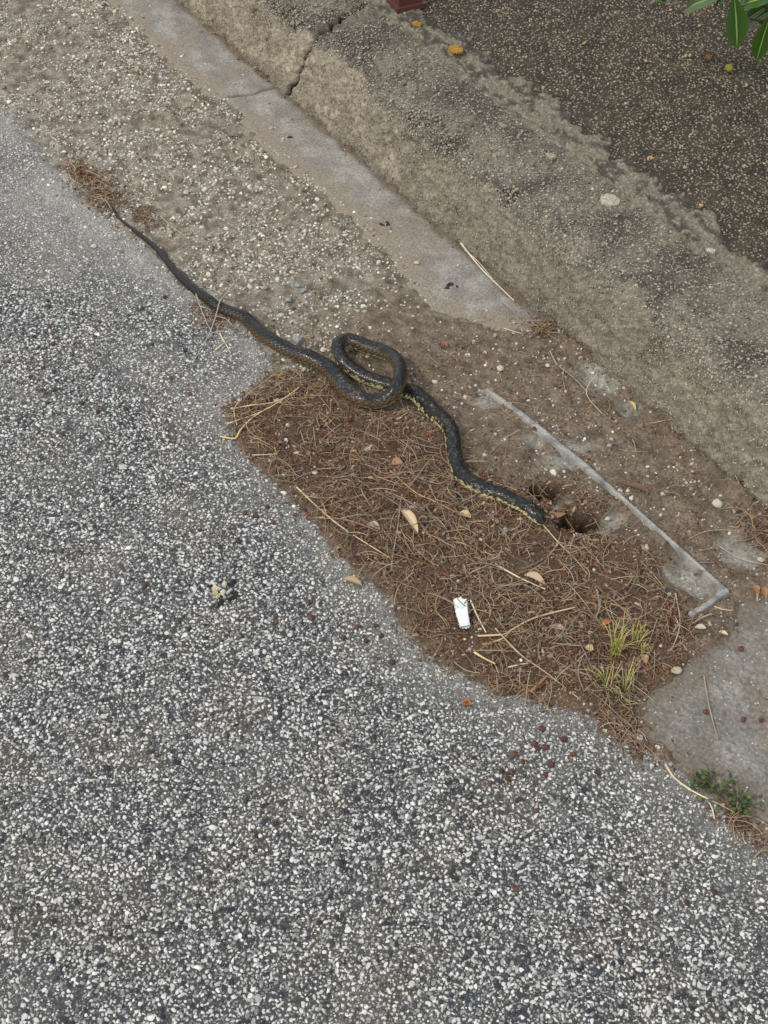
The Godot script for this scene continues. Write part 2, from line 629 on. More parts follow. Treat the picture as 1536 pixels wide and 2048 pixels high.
func _asphalt():
	var road := Node3D.new()
	road.name = "road"
	add_child(road)
	tag(road, "worn grey road of exposed pale stone chips", "road", "", "structure")
	var keep := func(x: float, z: float) -> bool:
		return at(f_asphalt, x, z) > -0.05 and in_view(x, z, 0.45)
	obj("road_surface", sheet(-1.5, 1.3, -3.4, -0.15, 0.006, asphalt_h, asphalt_c, keep), m_asphalt, road)
	# beyond the modelled part the road runs on as one plain sheet
	var st := SurfaceTool.new()
	st.begin(Mesh.PRIMITIVE_TRIANGLES)
	st.set_normal(Vector3.UP)
	var a := Vector3(-0.55, -0.045, -2.2) - KERB_D * 60.0
	var b := Vector3(-0.55, -0.045, -2.2) + KERB_D * 60.0
	var w := -KERB_N * 9.0
	for p in [a, b + w, a + w, a, b, b + w]:
		st.add_vertex(p)
	obj("road_beyond", st.commit(), flat_mat(Color(0.2, 0.2, 0.195)), road)
	st = SurfaceTool.new()
	st.begin(Mesh.PRIMITIVE_TRIANGLES)
	st.set_normal(Vector3.UP)
	var c0 := KERB_ORIGIN + KERB_N * -0.01 + Vector3(0, -0.04, 0)
	for p in [c0 - KERB_D * 60.0, c0 + KERB_D * 60.0 - KERB_N * 1.1, c0 - KERB_D * 60.0 - KERB_N * 1.1, c0 - KERB_D * 60.0, c0 + KERB_D * 60.0, c0 + KERB_D * 60.0 - KERB_N * 1.1]:
		st.add_vertex(p)
	tag(obj("verge", st.commit(), flat_mat(Color(0.27, 0.235, 0.185))), "grit verge running on along the kerb", "verge", "", "structure")
	# stone chips set in the surface
	var kinds := []
	for i in 8:
		kinds.append(stone(1, 9, Vector3(rng.randf_range(1.15, 1.8), 0.9, rng.randf_range(0.95, 1.3)), false, 0.0, 0.38, 0.75))
	var sc := Scatter.new(8)
	var pass_step := [0.0058, 0.0037]
	for ps in 2:
		var step: float = pass_step[ps]
		var z := -3.2
		var row := 0
		while z < -0.3:
			row += 1
			var x := -1.35 + (step * 0.5 if row % 2 else 0.0)
			while x < 1.1:
				x += step
				if not in_view(x, z, 0.22 if ps == 0 else 0.05):
					continue
				var a2 := at(f_asphalt, x, z)
				if a2 < 0.0:
					continue
				var jx := x + rng.randf_range(-0.36, 0.36) * step
				var jz := z + rng.randf_range(-0.36, 0.36) * step
				var d := dust_at(jx, jz)
				if rng.randf() < d * (0.42 if ps == 0 else 0.1):
					continue
				var patch := nb.get_noise_2d(jx * 0.9 + 3.0, jz * 0.9)
				if rng.randf() < 0.06 + 0.20 * patch:
					continue
				var r := rng.randf_range(0.0017, 0.0030) if ps == 0 else rng.randf_range(0.0008, 0.0018)
				if ps == 0 and rng.randf() < 0.08:
					r *= 1.35
				r *= lerpf(1.0, 0.72, d)
				var t := rng.randf()
				var c: Color
				if ps == 1:
					c = jitter(mixc(Color(0.175, 0.176, 0.175), Color(0.60, 0.59, 0.56), rng.randf() * lerpf(rng.randf(), 1.0, d)), 0.7, 1.2)
					if t > 0.90: c = Color(0.055, 0.056, 0.06)
				elif t < 0.58:
					c = mixc(Color(0.62, 0.62, 0.61), Color(0.52, 0.48, 0.41), rng.randf() * rng.randf())
					c = jitter(c, 0.68, 1.10)
				elif t < 0.88:
					c = jitter(Color(0.255, 0.257, 0.258), 0.7, 1.25)
				else:
					c = jitter(Color(0.036, 0.042, 0.052), 0.7, 1.3)
					r *= 1.35
				c = mixc(c, Color(0.46, 0.445, 0.41), d * (0.4 if ps == 0 else 0.12))
				var b2 := Basis.from_euler(Vector3(rng.randf_range(-0.35, 0.35), rng.randf() * TAU, rng.randf_range(-0.35, 0.35))).scaled_local(Vector3.ONE * r)
				sc.put(rng.randi() % 8, b2, Vector3(jx, asphalt_h(jx, jz) - r * rng.randf_range(0.14, 0.36) - (r * 0.2 * d if ps == 0 else 0.0), jz), c)
			z += step * 0.87
	scatter_out(sc, kinds, m_stone, "stone_chips", road)

func cement_c(x: float, z: float, _y: float) -> Color:
	var n := nb.get_noise_2d(x, z + 3.0)
	var c := mixc(Color(0.375, 0.355, 0.322), Color(0.265, 0.245, 0.22), 0.5 + 0.9 * n)
	c = mixc(c, Color(0.30, 0.255, 0.205), 0.7 * sstep(0.0, 0.5, na.get_noise_2d(x * 2.0, z)))
	var k := 1.0 + 0.12 * nc.get_noise_2d(x, z) + 0.10 * nd.get_noise_2d(x, z)
	return Color(c.r * k, c.g * k, c.b * k)

func slab_c(x: float, z: float, y: float) -> Color:
	var g := at(f_slab, x, z)
	var c := cement_c(x, z, y)
	c = Color(c.r * 0.86, c.g * 0.86, c.b * 0.86)
	c = mixc(c, Color(0.20, 0.17, 0.135), 0.8 * sstep(0.05, 0.0, g + 0.03 * nb.get_noise_2d(x, z)))
	return mixc(c, Color(0.15, 0.145, 0.135), 0.7 * sstep(0.25, 0.55, nc.get_noise_2d(x * 1.5, z * 1.5)))

func gutter_c(x: float, z: float, y: float) -> Color:
	var c := cement_c(x, z, y)
	var g := at(f_gutter, x, z)
	var q := kerb_q(x, z)
	# dust drifted over its road side and soil in the joint
	c = mixc(c, Color(0.31, 0.265, 0.205), sstep(0.05, 0.0, g + 0.03 * nb.get_noise_2d(x, z) + 0.015 * nc.get_noise_2d(x, z)) * sstep(-0.02, -0.05, q))
	c = mixc(c, Color(0.17, 0.135, 0.10), 0.8 * sstep(-0.030, -0.016, q + 0.006 * nb.get_noise_2d(x, z)))
	c = mixc(c, Color(0.05, 0.042, 0.034), 0.85 * exp(-pow(joint_d(x, z) / 0.0030, 2.0)))
	return c

func joint_d(x: float, z: float) -> float:
	return kerb_s(x, z) - 0.415 - 0.10 * (kerb_q(x, z) + 0.1) + 0.006 * nb.get_noise_2d(x, z)

func _gutter_and_slab():
	var hg := func(x: float, z: float) -> float:
		var y := -0.0015 + 0.0012 * nb.get_noise_2d(x, z + 2.0) + 0.0004 * nd.get_noise_2d(x, z)
		# joint between two lengths of the strip
		y -= 0.006 * exp(-pow(joint_d(x, z) / 0.003, 2.0))
		return y - clampf((0.004 - at(f_gutter, x, z)) * 0.2, 0.0, 0.03)
	var keep := func(x: float, z: float) -> bool:
		return at(f_gutter, x, z) > -0.04 and kerb_q(x, z) < 0.02
	tag(obj("gutter", sheet(-1.2, 0.5, -3.4, -1.4, 0.003, hg, gutter_c, keep), m_cement), "smooth grey concrete gutter strip along the kerb foot", "gutter", "", "structure")
	var hs := func(x: float, z: float) -> float:
		var y := -0.002 + 0.0016 * nb.get_noise_2d(x, z + 2.0) + 0.0008 * nd.get_noise_2d(x, z)
		return y - clampf((0.004 - at(f_slab, x, z)) * 0.25, 0.0, 0.03)
	var keeps := func(x: float, z: float) -> bool:
		return at(f_slab, x, z) > -0.04 and kerb_q(x, z) < 0.02
	var slab := Node3D.new()
	slab.name = "concrete_slab"
	add_child(slab)
	tag(slab, "grey concrete slab in the lower right corner", "slab", "", "structure")
	obj("slab_surface", sheet(0.1, 1.25, -1.5, -0.2, 0.004, hs, slab_c, keeps), m_cement, slab)
	var kinds := []
	for i in 4:
		kinds.append(stone(1, 6, Vector3(1.0, 0.6, 0.85), false))
	var sc := Scatter.new(4)
	for i in 6000:
		var x := rng.randf_range(0.2, 0.9)
		var z := rng.randf_range(-1.4, -0.6)
		if at(f_slab, x, z) < 0.012 or not in_view(x, z, 0.2):
			continue
		var r := rng.randf_range(0.0006, 0.0019)
		var c := jitter(Color(0.46, 0.44, 0.40) if rng.randf() < 0.6 else Color(0.13, 0.125, 0.12), 0.7, 1.2)
		sc.put(i % 4, Basis.from_euler(Vector3(0, rng.randf() * TAU, 0)).scaled_local(Vector3.ONE * r), Vector3(x, hs.call(x, z) - r * 0.25, z), c)
	scatter_out(sc, kinds, m_stone, "stone_chips", slab)

# profile of the kerb: offset away from the road, height
func kerb_profile(t: float) -> Vector2:
	var pts := [Vector2(-0.014, -0.04), Vector2(-0.012, 0.0), Vector2(-0.001, 0.036), Vector2(0.010, 0.073), Vector2(0.022, 0.104), Vector2(0.039, 0.1225), Vector2(0.070, 0.1305), Vector2(0.115, 0.134), Vector2(0.155, 0.134), Vector2(0.20, 0.132)]
	var u := clampf(t, 0.0, 0.9999) * (pts.size() - 1)
	var i := int(u)
	return pts[i].cubic_interpolate(pts[i + 1], pts[maxi(i - 1, 0)], pts[mini(i + 2, pts.size() - 1)], u - i)

func kerb_block(s0: float, s1: float, joint0: bool, joint1: bool) -> ArrayMesh:
	var rows := 96
	var prof := []
	for j in rows + 1:
		prof.append(kerb_profile(float(j) / rows))
	var cols := int((s1 - s0) / 0.0042)
	var v := PackedVector3Array()
	var c := PackedColorArray()
	for i in cols + 1:
		for j in rows + 1:
			var t := float(j) / rows
			var p: Vector2 = prof[j]
			var s := lerpf(s0, s1, float(i) / cols)
			var slope := lerpf(0.0, 0.034, smoothstep(0.0, 0.55, t)) - lerpf(0.0, 0.05, smoothstep(0.6, 1.0, t))
			var wob := 0.008 * nb.get_noise_2d(p.x * 2.0 + p.y * 2.0, 5.0)
			if joint1: s += (slope + wob) * smoothstep(s1 - 0.3, s1, s)
			if joint0: s += (slope + wob) * smoothstep(s0 + 0.3, s0, s)
			var e := 0.0
			if joint0: e = maxf(e, 1.0 - float(i) * 0.0042 / 0.008)
			if joint1: e = maxf(e, 1.0 - float(cols - i) * 0.0042 / 0.008)
			e = maxf(e, 0.0)
			var a: Vector2 = prof[maxi(j - 1, 0)]
			var b: Vector2 = prof[mini(j + 1, rows)]
			var nrm := Vector2(a.y - b.y, b.x - a.x).normalized()
			var w := KERB_ORIGIN + KERB_D * s + KERB_N * p.x + Vector3(0, p.y, 0)
			var face := smoothstep(0.62, 0.42, t)
			var rough := 0.006 * nb.get_noise_3dv(w * 0.9) + 0.004 * nc.get_noise_3dv(w) + 0.0030 * nd.get_noise_3dv(w)
			# broken places on the face
			var chip := smoothstep(0.30, 0.55, nb.get_noise_3dv(w * 0.55 + Vector3(3, 0, 1)))
			rough -= 0.010 * chip * smoothstep(0.2, 0.4, t) * smoothstep(0.8, 0.55, t)
			rough -= 0.008 * e * e
			p += nrm * rough
			w = KERB_ORIGIN + KERB_D * s + KERB_N * p.x + Vector3(0, p.y, 0)
			v.append(w)
			var n1 := nc.get_noise_3dv(w * 0.7)
			var n2 := nb.get_noise_3dv(w * 0.6)
			var n3 := na.get_noise_3dv(w)
			var light := mixc(Color(0.43, 0.375, 0.29), Color(0.31, 0.268, 0.205), 0.5 + 0.8 * n2)
			light = mixc(light, Color(0.52, 0.45, 0.34), smoothstep(0.15, 0.5, n2 + 0.4 * n1))
			light = mixc(light, Color(0.25, 0.228, 0.18), smoothstep(0.5, 1.3, s) * 0.75)
			light = mixc(light, Color(0.20, 0.18, 0.145), smoothstep(0.22, 0.10, t) * 0.6)
			var dark := mixc(Color(0.12, 0.11, 0.092), Color(0.265, 0.238, 0.188), 0.5 + 1.2 * n2 + 0.5 * n3)
			var topness := smoothstep(0.44, 0.51, t + 0.12 * n2 + 0.07 * n1 + 0.10 * n3)
			var col := mixc(light, dark, topness)
			col = mixc(col, Color(0.27, 0.24, 0.185), smoothstep(0.93, 0.99, t + 0.05 * n1))
			var nn := nd.get_noise_3dv(w * 0.8)
			var k := 1.0 + 0.45 * nn + 0.25 * n1
			col = mixc(col, Color(0.05, 0.042, 0.03), chip * 0.15 + 0.75 * e * e)
			c.append(Color(col.r * k, col.g * k, col.b * k))
	var idx := PackedInt32Array()
	var n := PackedVector3Array()
	n.resize(v.size())
	var rr := rows + 1
	for i in cols:
		for j in rows:
			var a := i * rr + j
			idx.append_array(PackedInt32Array([a, a + 1, a + rr + 1, a, a + rr + 1, a + rr]))
			var m := (v[a + rr + 1] - v[a]).cross(v[a + 1] - v[a + rr])
			n[a] += m; n[a + 1] += m; n[a + rr] += m; n[a + rr + 1] += m
	for k in n.size():
		n[k] = n[k].normalized()
	return arrays(v, n, c, idx)

func _kerb():
	var kerb := Node3D.new()
	kerb.name = "kerb"
	add_child(kerb)
	tag(kerb, "old weathered concrete kerb with a dark pebbly top", "kerb", "", "structure")
	obj("kerb_block", kerb_block(-1.9, 0.4685, false, true), m_kerb, kerb)
	obj("kerb_block", kerb_block(0.4715, 3.1, true, false), m_kerb, kerb)
	# soil that fills the joint behind the rounded arrises
	var st := BoxMesh.new()
	st.size = Vector3(0.05, 0.12, 0.16)
	var f := obj("joint_soil", st, flat_mat(Color(0.06, 0.048, 0.035)), kerb)
	f.transform = Transform3D(Basis(KERB_D, Vector3.UP, -KERB_N), KERB_ORIGIN + KERB_D * 0.487 + KERB_N * 0.118 + Vector3(0, 0.044, 0))
	# pebbles of the concrete standing proud where it has weathered
	var kinds := []
	for i in 6:
		kinds.append(stone(1, 4, Vector3(rng.randf_range(0.9, 1.2), rng.randf_range(0.55, 0.75), rng.randf_range(0.75, 1.0)), true))
	var sc := Scatter.new(6)
	for i in 75000:
		var s := rng.randf_range(-0.35, 2.5)
		var t := rng.randf_range(0.10, 0.97)
		var p := kerb_profile(t)
		var w := KERB_ORIGIN + KERB_D * s + KERB_N * p.x + Vector3(0, p.y, 0)
		if not in_view(w.x, w.z, 0.35) or absf(s - 0.482 - 0.02 * t) < 0.016:
			continue
		var n2 := nb.get_noise_3dv(w * 0.6)
		var topness := smoothstep(0.40, 0.54, t + 0.12 * n2 + 0.10 * na.get_noise_3dv(w))
		if rng.randf() > 0.45 + 0.55 * topness:
			continue
		var a := kerb_profile(t - 0.01)
		var b := kerb_profile(t + 0.01)
		var g := (b - a).normalized()
		var up := (KERB_N * -g.y + Vector3.UP * g.x).normalized()
		var r := rng.randf_range(0.0009, 0.0024) * lerpf(0.68, 0.92, topness)
		if rng.randf() < 0.05 * topness: r *= 1.7
		var c: Color
		if topness > 0.5:
			c = jitter(mixc(Color(0.37, 0.335, 0.27), Color(0.085, 0.077, 0.064), rng.randf()), 0.7, 1.35)
		else:
			c = jitter(mixc(Color(0.50, 0.43, 0.33), Color(0.12, 0.10, 0.075), rng.randf()), 0.7, 1.25)
		var bs := Basis(KERB_D, up, KERB_D.cross(up)) * Basis.from_euler(Vector3(rng.randf_range(-0.3, 0.3), rng.randf() * TAU, rng.randf_range(-0.3, 0.3))).scaled_local(Vector3.ONE * r)
		var rough := 0.006 * nb.get_noise_3dv(w * 0.9) + 0.004 * nc.get_noise_3dv(w) + 0.0030 * nd.get_noise_3dv(w)
		sc.put(i % 6, bs, w + up * (rough + r * lerpf(0.25, -0.08, topness)), c)
	scatter_out(sc, kinds, m_stone, "stone_chips", kerb)

func mortar_edge(s: float) -> float:
	# ragged far edge of the mortar smeared behind the kerb
	return 0.268 + 0.020 * na.get_noise_2d(s * 2.0, 2.0) + 0.024 * nb.get_noise_2d(s, 1.0) + 0.010 * nc.get_noise_2d(s, 0.5)

func pave_h(s: float, q: float) -> float:
	return TOP - 0.004 + 0.003 * na.get_noise_2d(s, q) + 0.0015 * nb.get_noise_2d(s, q)

func _pavement():
	# built in the kerb's own directions: s along it, q away from the road
	var node := Node3D.new()
	node.name = "pavement"
	add_child(node)
	tag(node, "dark mossy pavement of fine chips behind the kerb", "pavement", "", "structure")
	var fr := Transform3D(Basis(KERB_D, Vector3.UP, -KERB_N), KERB_ORIGIN)
	var col := func(s: float, zq: float, _y: float) -> Color:
		var n := nb.get_noise_2d(s, zq)
		var c := mixc(Color(0.062, 0.054, 0.041), Color(0.10, 0.086, 0.062), 0.5 + n)
		return c
	var hgt := func(s: float, zq: float) -> float:
		return pave_h(s, -zq)
	var keep := func(_s: float, _zq: float) -> bool:
		return true
	var m := sheet(-0.9, 2.4, -1.7, -0.20, 0.012, hgt, col, keep)
	obj("pavement_surface", m, m_asphalt, node).transform = fr
	var st := SurfaceTool.new()
	st.begin(Mesh.PRIMITIVE_TRIANGLES)
	st.set_normal(Vector3.UP)
	for p in [Vector3(-40, 0.11, -6), Vector3(40, 0.11, -0.19), Vector3(-40, 0.11, -0.19), Vector3(-40, 0.11, -6), Vector3(40, 0.11, -6), Vector3(40, 0.11, -0.19)]:
		st.add_vertex(p)
	obj("pavement_beyond", st.commit(), flat_mat(Color(0.08, 0.072, 0.058)), node).transform = fr
	# mortar
	var mh := func(s: float, zq: float) -> float:
		var e := mortar_edge(s) + zq
		return pave_h(s, -zq) + 0.004 + 0.002 * nc.get_noise_2d(s, zq) + 0.0012 * nd.get_noise_2d(s, zq) - clampf((0.006 - e) * 0.8, 0.0, 0.03) - 0.010 * smoothstep(-0.207, -0.192, zq)
	var mc := func(s: float, zq: float, _y: float) -> Color:
		var n := nb.get_noise_2d(s * 0.9, zq * 1.6 + 4.0)
		var k := nc.get_noise_2d(s, zq)
		var c := mixc(Color(0.26, 0.235, 0.18), Color(0.115, 0.105, 0.088), smoothstep(-0.25, 0.35, n + 0.5 * na.get_noise_2d(s * 2.0, zq)))
		c = mixc(c, Color(0.34, 0.31, 0.24), smoothstep(0.25, 0.6, k))
		c = mixc(c, Color(0.19, 0.16, 0.05), smoothstep(0.32, 0.0, s) * 0.55)
		var j := 1.0 + 0.4 * nd.get_noise_2d(s, zq)
		return Color(c.r * j, c.g * j, c.b * j)
	var mk := func(s: float, zq: float) -> bool:
		return mortar_edge(s) + zq > -0.02
	obj("mortar_strip", sheet(-0.8, 2.4, -0.36, -0.19, 0.004, mh, mc, mk), m_kerb, node).transform = fr
	# chips
	var kinds := []
	for i in 6:
		kinds.append(stone(1, 6, Vector3(rng.randf_range(0.9, 1.3), rng.randf_range(0.5, 0.7), rng.randf_range(0.7, 1.0)), false))
	var sc := Scatter.new(6)
	var step := 0.0053
	var q := 0.215
	while q < 1.5:
		var s := -0.5
		while s < 2.1:
			s += step
			if q < mortar_edge(s) + 0.004:
				continue
			var js := s + rng.randf_range(-0.45, 0.45) * step
			var jq := q + rng.randf_range(-0.45, 0.45) * step
			var w := fr * Vector3(js, pave_h(js, jq), -jq)
			if not in_view(w.x, w.z, 0.3) or rng.randf() < 0.12:
				continue
			var r := rng.randf_range(0.0014, 0.0030)
			var t := rng.randf()
			var c := jitter(Color(0.205, 0.178, 0.130), 0.5, 1.45) if t < 0.62 else jitter(Color(0.055, 0.050, 0.042), 0.7, 1.4)
			if t < 0.035: c = jitter(Color(0.36, 0.33, 0.27), 0.8, 1.2)
			var b := Basis.from_euler(Vector3(rng.randf_range(-0.4, 0.4), rng.randf() * TAU, rng.randf_range(-0.4, 0.4))).scaled_local(Vector3.ONE * r)
			sc.put(rng.randi() % 6, b, w + Vector3(0, r * 0.12, 0), c)
		q += step * 0.87
	scatter_out(sc, kinds, m_stone, "stone_chips", node)

func _bar():
	var h := func(x: float, z: float) -> float:
		var d := at(f_bar, x, z)
		var y := 0.0042 + 0.0004 * nd.get_noise_2d(x, z)
		# the far end sinks into the dirt
		y -= 0.011 * sstep(-1.50, -1.62, z)
		return y - clampf((0.0024 - d) * 9.0, 0.0, 0.035)
	var c := func(x: float, z: float, _y: float) -> Color:
		var n := nc.get_noise_2d(x * 0.7, z * 0.7)
		var m := nb.get_noise_2d(x * 1.5, z * 1.5)
		var k := mixc(Color(0.40, 0.395, 0.375), Color(0.19, 0.19, 0.188), 0.35 + 0.9 * n)
		k = mixc(k, Color(0.46, 0.44, 0.40), smoothstep(0.0, 0.5, m + 0.4 * n))
		return k
	var keep := func(x: float, z: float) -> bool:
		return at(f_bar, x, z) > -0.010
	var o := obj("metal_frame", sheet(0.05, 0.70, -1.70, -1.02, 0.002, h, c, keep), m_metal)
	tag(o, "weathered grey L-shaped metal frame edge half buried in dirt", "metal frame")

func _gravel():
	var kinds := []
	for i in 8:
		kinds.append(stone(2, 3, Vector3(rng.randf_range(0.9, 1.25), rng.randf_range(0.6, 0.85), rng.randf_range(0.8, 1.0)), true, 0.25))
	var sc := Scatter.new(8)
	var cols := [Color(0.54, 0.515, 0.45), Color(0.40, 0.365, 0.305), Color(0.37, 0.355, 0.325), Color(0.68, 0.645, 0.57), Color(0.25, 0.19, 0.135), Color(0.37, 0.375, 0.375), Color(0.13, 0.085, 0.058)]
	for i in 250000:
		var x := rng.randf_range(-1.3, 0.9)
		var z := rng.randf_range(-3.1, -0.75)
		if not in_view(x, z, 0.2) or kerb_q(x, z) > -0.012:
			continue
		var a := at(f_asphalt, x, z)
		if a > (0.11 if z < -1.9 else 0.03):
			continue
		var g := at(f_gravel, x, z)
		var l := at(f_litter, x, z)
		var dens := 0.13
		dens = maxf(dens, sstep(-0.12, 0.05, g) * (1.0 if a < 0.0 else 0.6))
		dens *= 1.0 - 0.55 * sstep(-0.02, 0.04, l)
		dens *= 1.0 - 0.93 * sstep(-0.015, 0.02, at(f_gutter, x, z))
		dens *= 1.0 - 0.95 * sstep(-0.02, 0.02, at(f_slab, x, z))
		dens *= 1.0 - sstep(-0.01, 0.09 if z < -1.9 else 0.02, a) * 0.95
		dens *= 0.70 + 0.7 * nb.get_noise_2d(x + 8.0, z) + 0.6 * na.get_noise_2d(x * 1.4 + 3.0, z * 1.4)
		if rng.randf() > dens or hole_depth(x, z) > 0.0:
			continue
		var u := rng.randf()
		var r := 0.0010 + 0.0022 * u * u
		if rng.randf() < 0.045: r = rng.randf_range(0.0028, 0.0048)
		var k := rng.randf()
		var c: Color = cols[[0, 0, 1, 1, 2, 2, 3, 4, 4, 5, 6, 1][int(k * 12) % 12]]
		c = jitter(c, 0.7, 1.2)
		var y := maxf(dirt_h(x, z), asphalt_h(x, z) if a > -0.01 else -1.0)
		if at(f_gutter, x, z) > 0.0: y = maxf(y, -0.0015)
		if at(f_slab, x, z) > 0.0: y = maxf(y, -0.002)
		sc.put(i % 8, Basis.from_euler(Vector3(rng.randf_range(-0.5, 0.5), rng.randf() * TAU, rng.randf_range(-0.5, 0.5))).scaled_local(Vector3.ONE * r), Vector3(x, y + r * rng.randf_range(-0.30, 0.25), z), c)
	var o := Node3D.new()
	o.name = "gravel"
	add_child(o)
	tag(o, "small rounded gravel and grit strewn over the dirt verge", "gravel", "", "stuff")
	scatter_out(sc, kinds, m_stone, "pebbles", o)

func ground_y(x: float, z: float) -> float:
	var y := dirt_h(x, z)
	if at(f_asphalt, x, z) > -0.02: y = maxf(y, asphalt_h(x, z))
	if at(f_gutter, x, z) > 0.0: y = maxf(y, -0.0015)
	if at(f_slab, x, z) > 0.0: y = maxf(y, -0.002)
	return y

func litter_density(x: float, z: float) -> float:
	var l := sstep(-0.04, 0.03, at(f_litter, x, z))
	var q := kerb_q(x, z)
	var s := kerb_s(x, z)
	var d := l
	if q < -0.005 and s > 1.25: d = maxf(d, 0.22 + 0.25 * nb.get_noise_2d(x, z))     # dirt on the right
	d = maxf(d, 0.6 * sstep(-0.035, -0.014, q) * (1.0 if q < -0.006 else 0.0))                   # along the kerb foot
	d *= clampf(0.95 + 0.7 * nb.get_noise_2d(x * 1.6, z * 1.6) + 0.5 * na.get_noise_2d(x * 1.5, z * 1.5), 0.25, 1.0)
	for b in [[195, 378, 0.085], [420, 640, 0.035], [1085, 660, 0.03], [150, 335, 0.05], [290, 425, 0.03], [1245, 1470, 0.05], [1500, 1650, 0.03], [380, 600, 0.04]]:
		var c := flat(b[0], b[1])
		d = maxf(d, 1.5 * (1.0 - Vector2(x, z).distance_to(c) / b[2]))
	d = maxf(d, 0.06 * sstep(-0.3, 0.0, at(f_asphalt, x, z)) if at(f_asphalt, x, z) < 0.0 else 0.0)
	return clampf(d, 0.0, 1.0) * (1.0 - 0.8 * bareness(x, z)) * (1.0 - 0.97 * sstep(0.0, 0.03, at(f_asphalt, x, z))) * (1.0 - 0.96 * sstep(-0.012, 0.018, at(f_slab, x, z) + 0.02 * nb.get_noise_2d(x, z)))

func _litter():
	var root := Node3D.new()
	root.name = "pine_litter"
	add_child(root)
	tag(root, "dry pine needles and red-brown crumbs covering the dirt hollow", "litter", "", "stuff")
	# needles, unit length along x
	var needles := []
	for i in 6:
		var p := []
		var r := []
		var bend := rng.randf_range(-0.16, 0.16)
		var hump := rng.randf_range(0.0, 0.06)
		for k in 7:
			var t := k / 6.0
			p.append(Vector3(t - 0.5, hump * sin(t * PI), bend * sin(t * PI) + 0.05 * bend * sin(t * 7.0)))
			r.append(0.011 * (1.0 - 0.55 * absf(t - 0.4)))
		needles.append(tube(p, r, 4))
	var sn := Scatter.new(6)
	var n_cols := [Color(0.31, 0.205, 0.12), Color(0.21, 0.125, 0.075), Color(0.175, 0.14, 0.108), Color(0.27, 0.23, 0.18), Color(0.40, 0.315, 0.20), Color(0.14, 0.078, 0.05)]
	for i in 50000:
		var close := i > 20000
		var x := rng.randf_range(-0.36, 0.62) if close else rng.randf_range(-0.95, 0.85)
		var z := rng.randf_range(-1.75, -0.85) if close else rng.randf_range(-2.95, -0.65)
		var d := litter_density(x, z)
		if rng.randf() > d * d * 0.46 or near_hole(x, z):
			continue
		var len := 0.016 + 0.055 * rng.randf() * rng.randf()
		var yaw := rng.randf() * TAU
		var c: Color = n_cols[rng.randi() % 6]
		var b := Basis.from_euler(Vector3(rng.randf_range(-0.6, 0.6), yaw, rng.randfn() * 0.07)).scaled_local(Vector3(len, 0.05, len if rng.randf() < 0.3 else 0.05))
		sn.put(i % 6, b, Vector3(x, ground_y(x, z) + rng.randf_range(0.001, 0.007) * (0.4 + d), z), jitter(c, 0.75, 1.3))
	# long needles hanging over the two openings
	for h in holes:
		var c2: Vector2 = h[0]
		for i in 5:
			var x: float = c2.x + rng.randf_range(-1.0, 1.0) * h[1]
			var z: float = c2.y - h[2] * rng.randf_range(0.1, 1.1)
			var b := Basis.from_euler(Vector3(0, rng.randf() * TAU, rng.randf_range(-0.25, 0.25))).scaled_local(Vector3(rng.randf_range(0.03, 0.06), 0.05, 0.05))
			sn.put(i % 6, b, Vector3(x, -0.004, z), jitter(n_cols[rng.randi() % 5], 0.8, 1.25))
	scatter_out(sn, needles, m_straw, "needles", root)
	var stray := []
	# crumbs of bark and leaf: thin bent flakes
	var flakes := []
	for i in 6:
		var v := [Vector3(-1, 0, -0.1), Vector3(-0.4, 0.18, -0.5), Vector3(0.5, 0.1, -0.45), Vector3(1, 0, 0.1), Vector3(0.3, 0.16, 0.5), Vector3(-0.6, 0.06, 0.4)]
		var t := []
		for k in 6:
			v[k] = v[k] + Vector3(rng.randf_range(-0.2, 0.2), rng.randf_range(-0.15, 0.2), rng.randf_range(-0.2, 0.2))
		for k in 6:
			v.append(v[k] * Vector3(0.9, 1, 0.9) - Vector3(0, 0.18, 0))
		for k in range(1, 5):
			t.append([0, k, k + 1]); t.append([6, 6 + k + 1, 6 + k])
		for k in 6:
			var e := (k + 1) % 6
			t.append([k, k + 6, e]); t.append([e, k + 6, e + 6])
		flakes.append(poly_mesh(v, t, false))
	var sf := Scatter.new(6)
	var f_cols := [Color(0.165, 0.070, 0.042), Color(0.19, 0.108, 0.066), Color(0.115, 0.072, 0.050), Color(0.25, 0.175, 0.115), Color(0.18, 0.135, 0.10), Color(0.38, 0.29, 0.195), Color(0.07, 0.048, 0.036)]
	for i in 235000:
		var close := i > 80000
		var x := rng.randf_range(-0.36, 0.62) if close else rng.randf_range(-0.95, 0.85)
		var z := rng.randf_range(-1.75, -0.85) if close else rng.randf_range(-2.95, -0.65)
		var d := litter_density(x, z)
		if rng.randf() > d * 0.95 or (hole_depth(x, z) > 0.03 and rng.randf() < 0.85):
			continue
		var l := rng.randf()
		var r := 0.0010 + 0.0029 * l * l * l
		if rng.randf() < 0.008: r *= 2.0
		var c: Color = f_cols[[0, 0, 1, 1, 2, 2, 3, 3, 4, 4, 5, 6][rng.randi() % 12]]
		if d < 0.6: r *= 0.75
		var b := Basis.from_euler(Vector3(rng.randfn() * 0.4, rng.randf() * TAU, rng.randfn() * 0.4)).scaled_local(Vector3(r * rng.randf_range(0.8, 1.7), r, r))
		sf.put(i % 6, b, Vector3(x, ground_y(x, z) + r * rng.randf_range(0.0, 0.6), z), jitter(c, 0.7, 1.3))
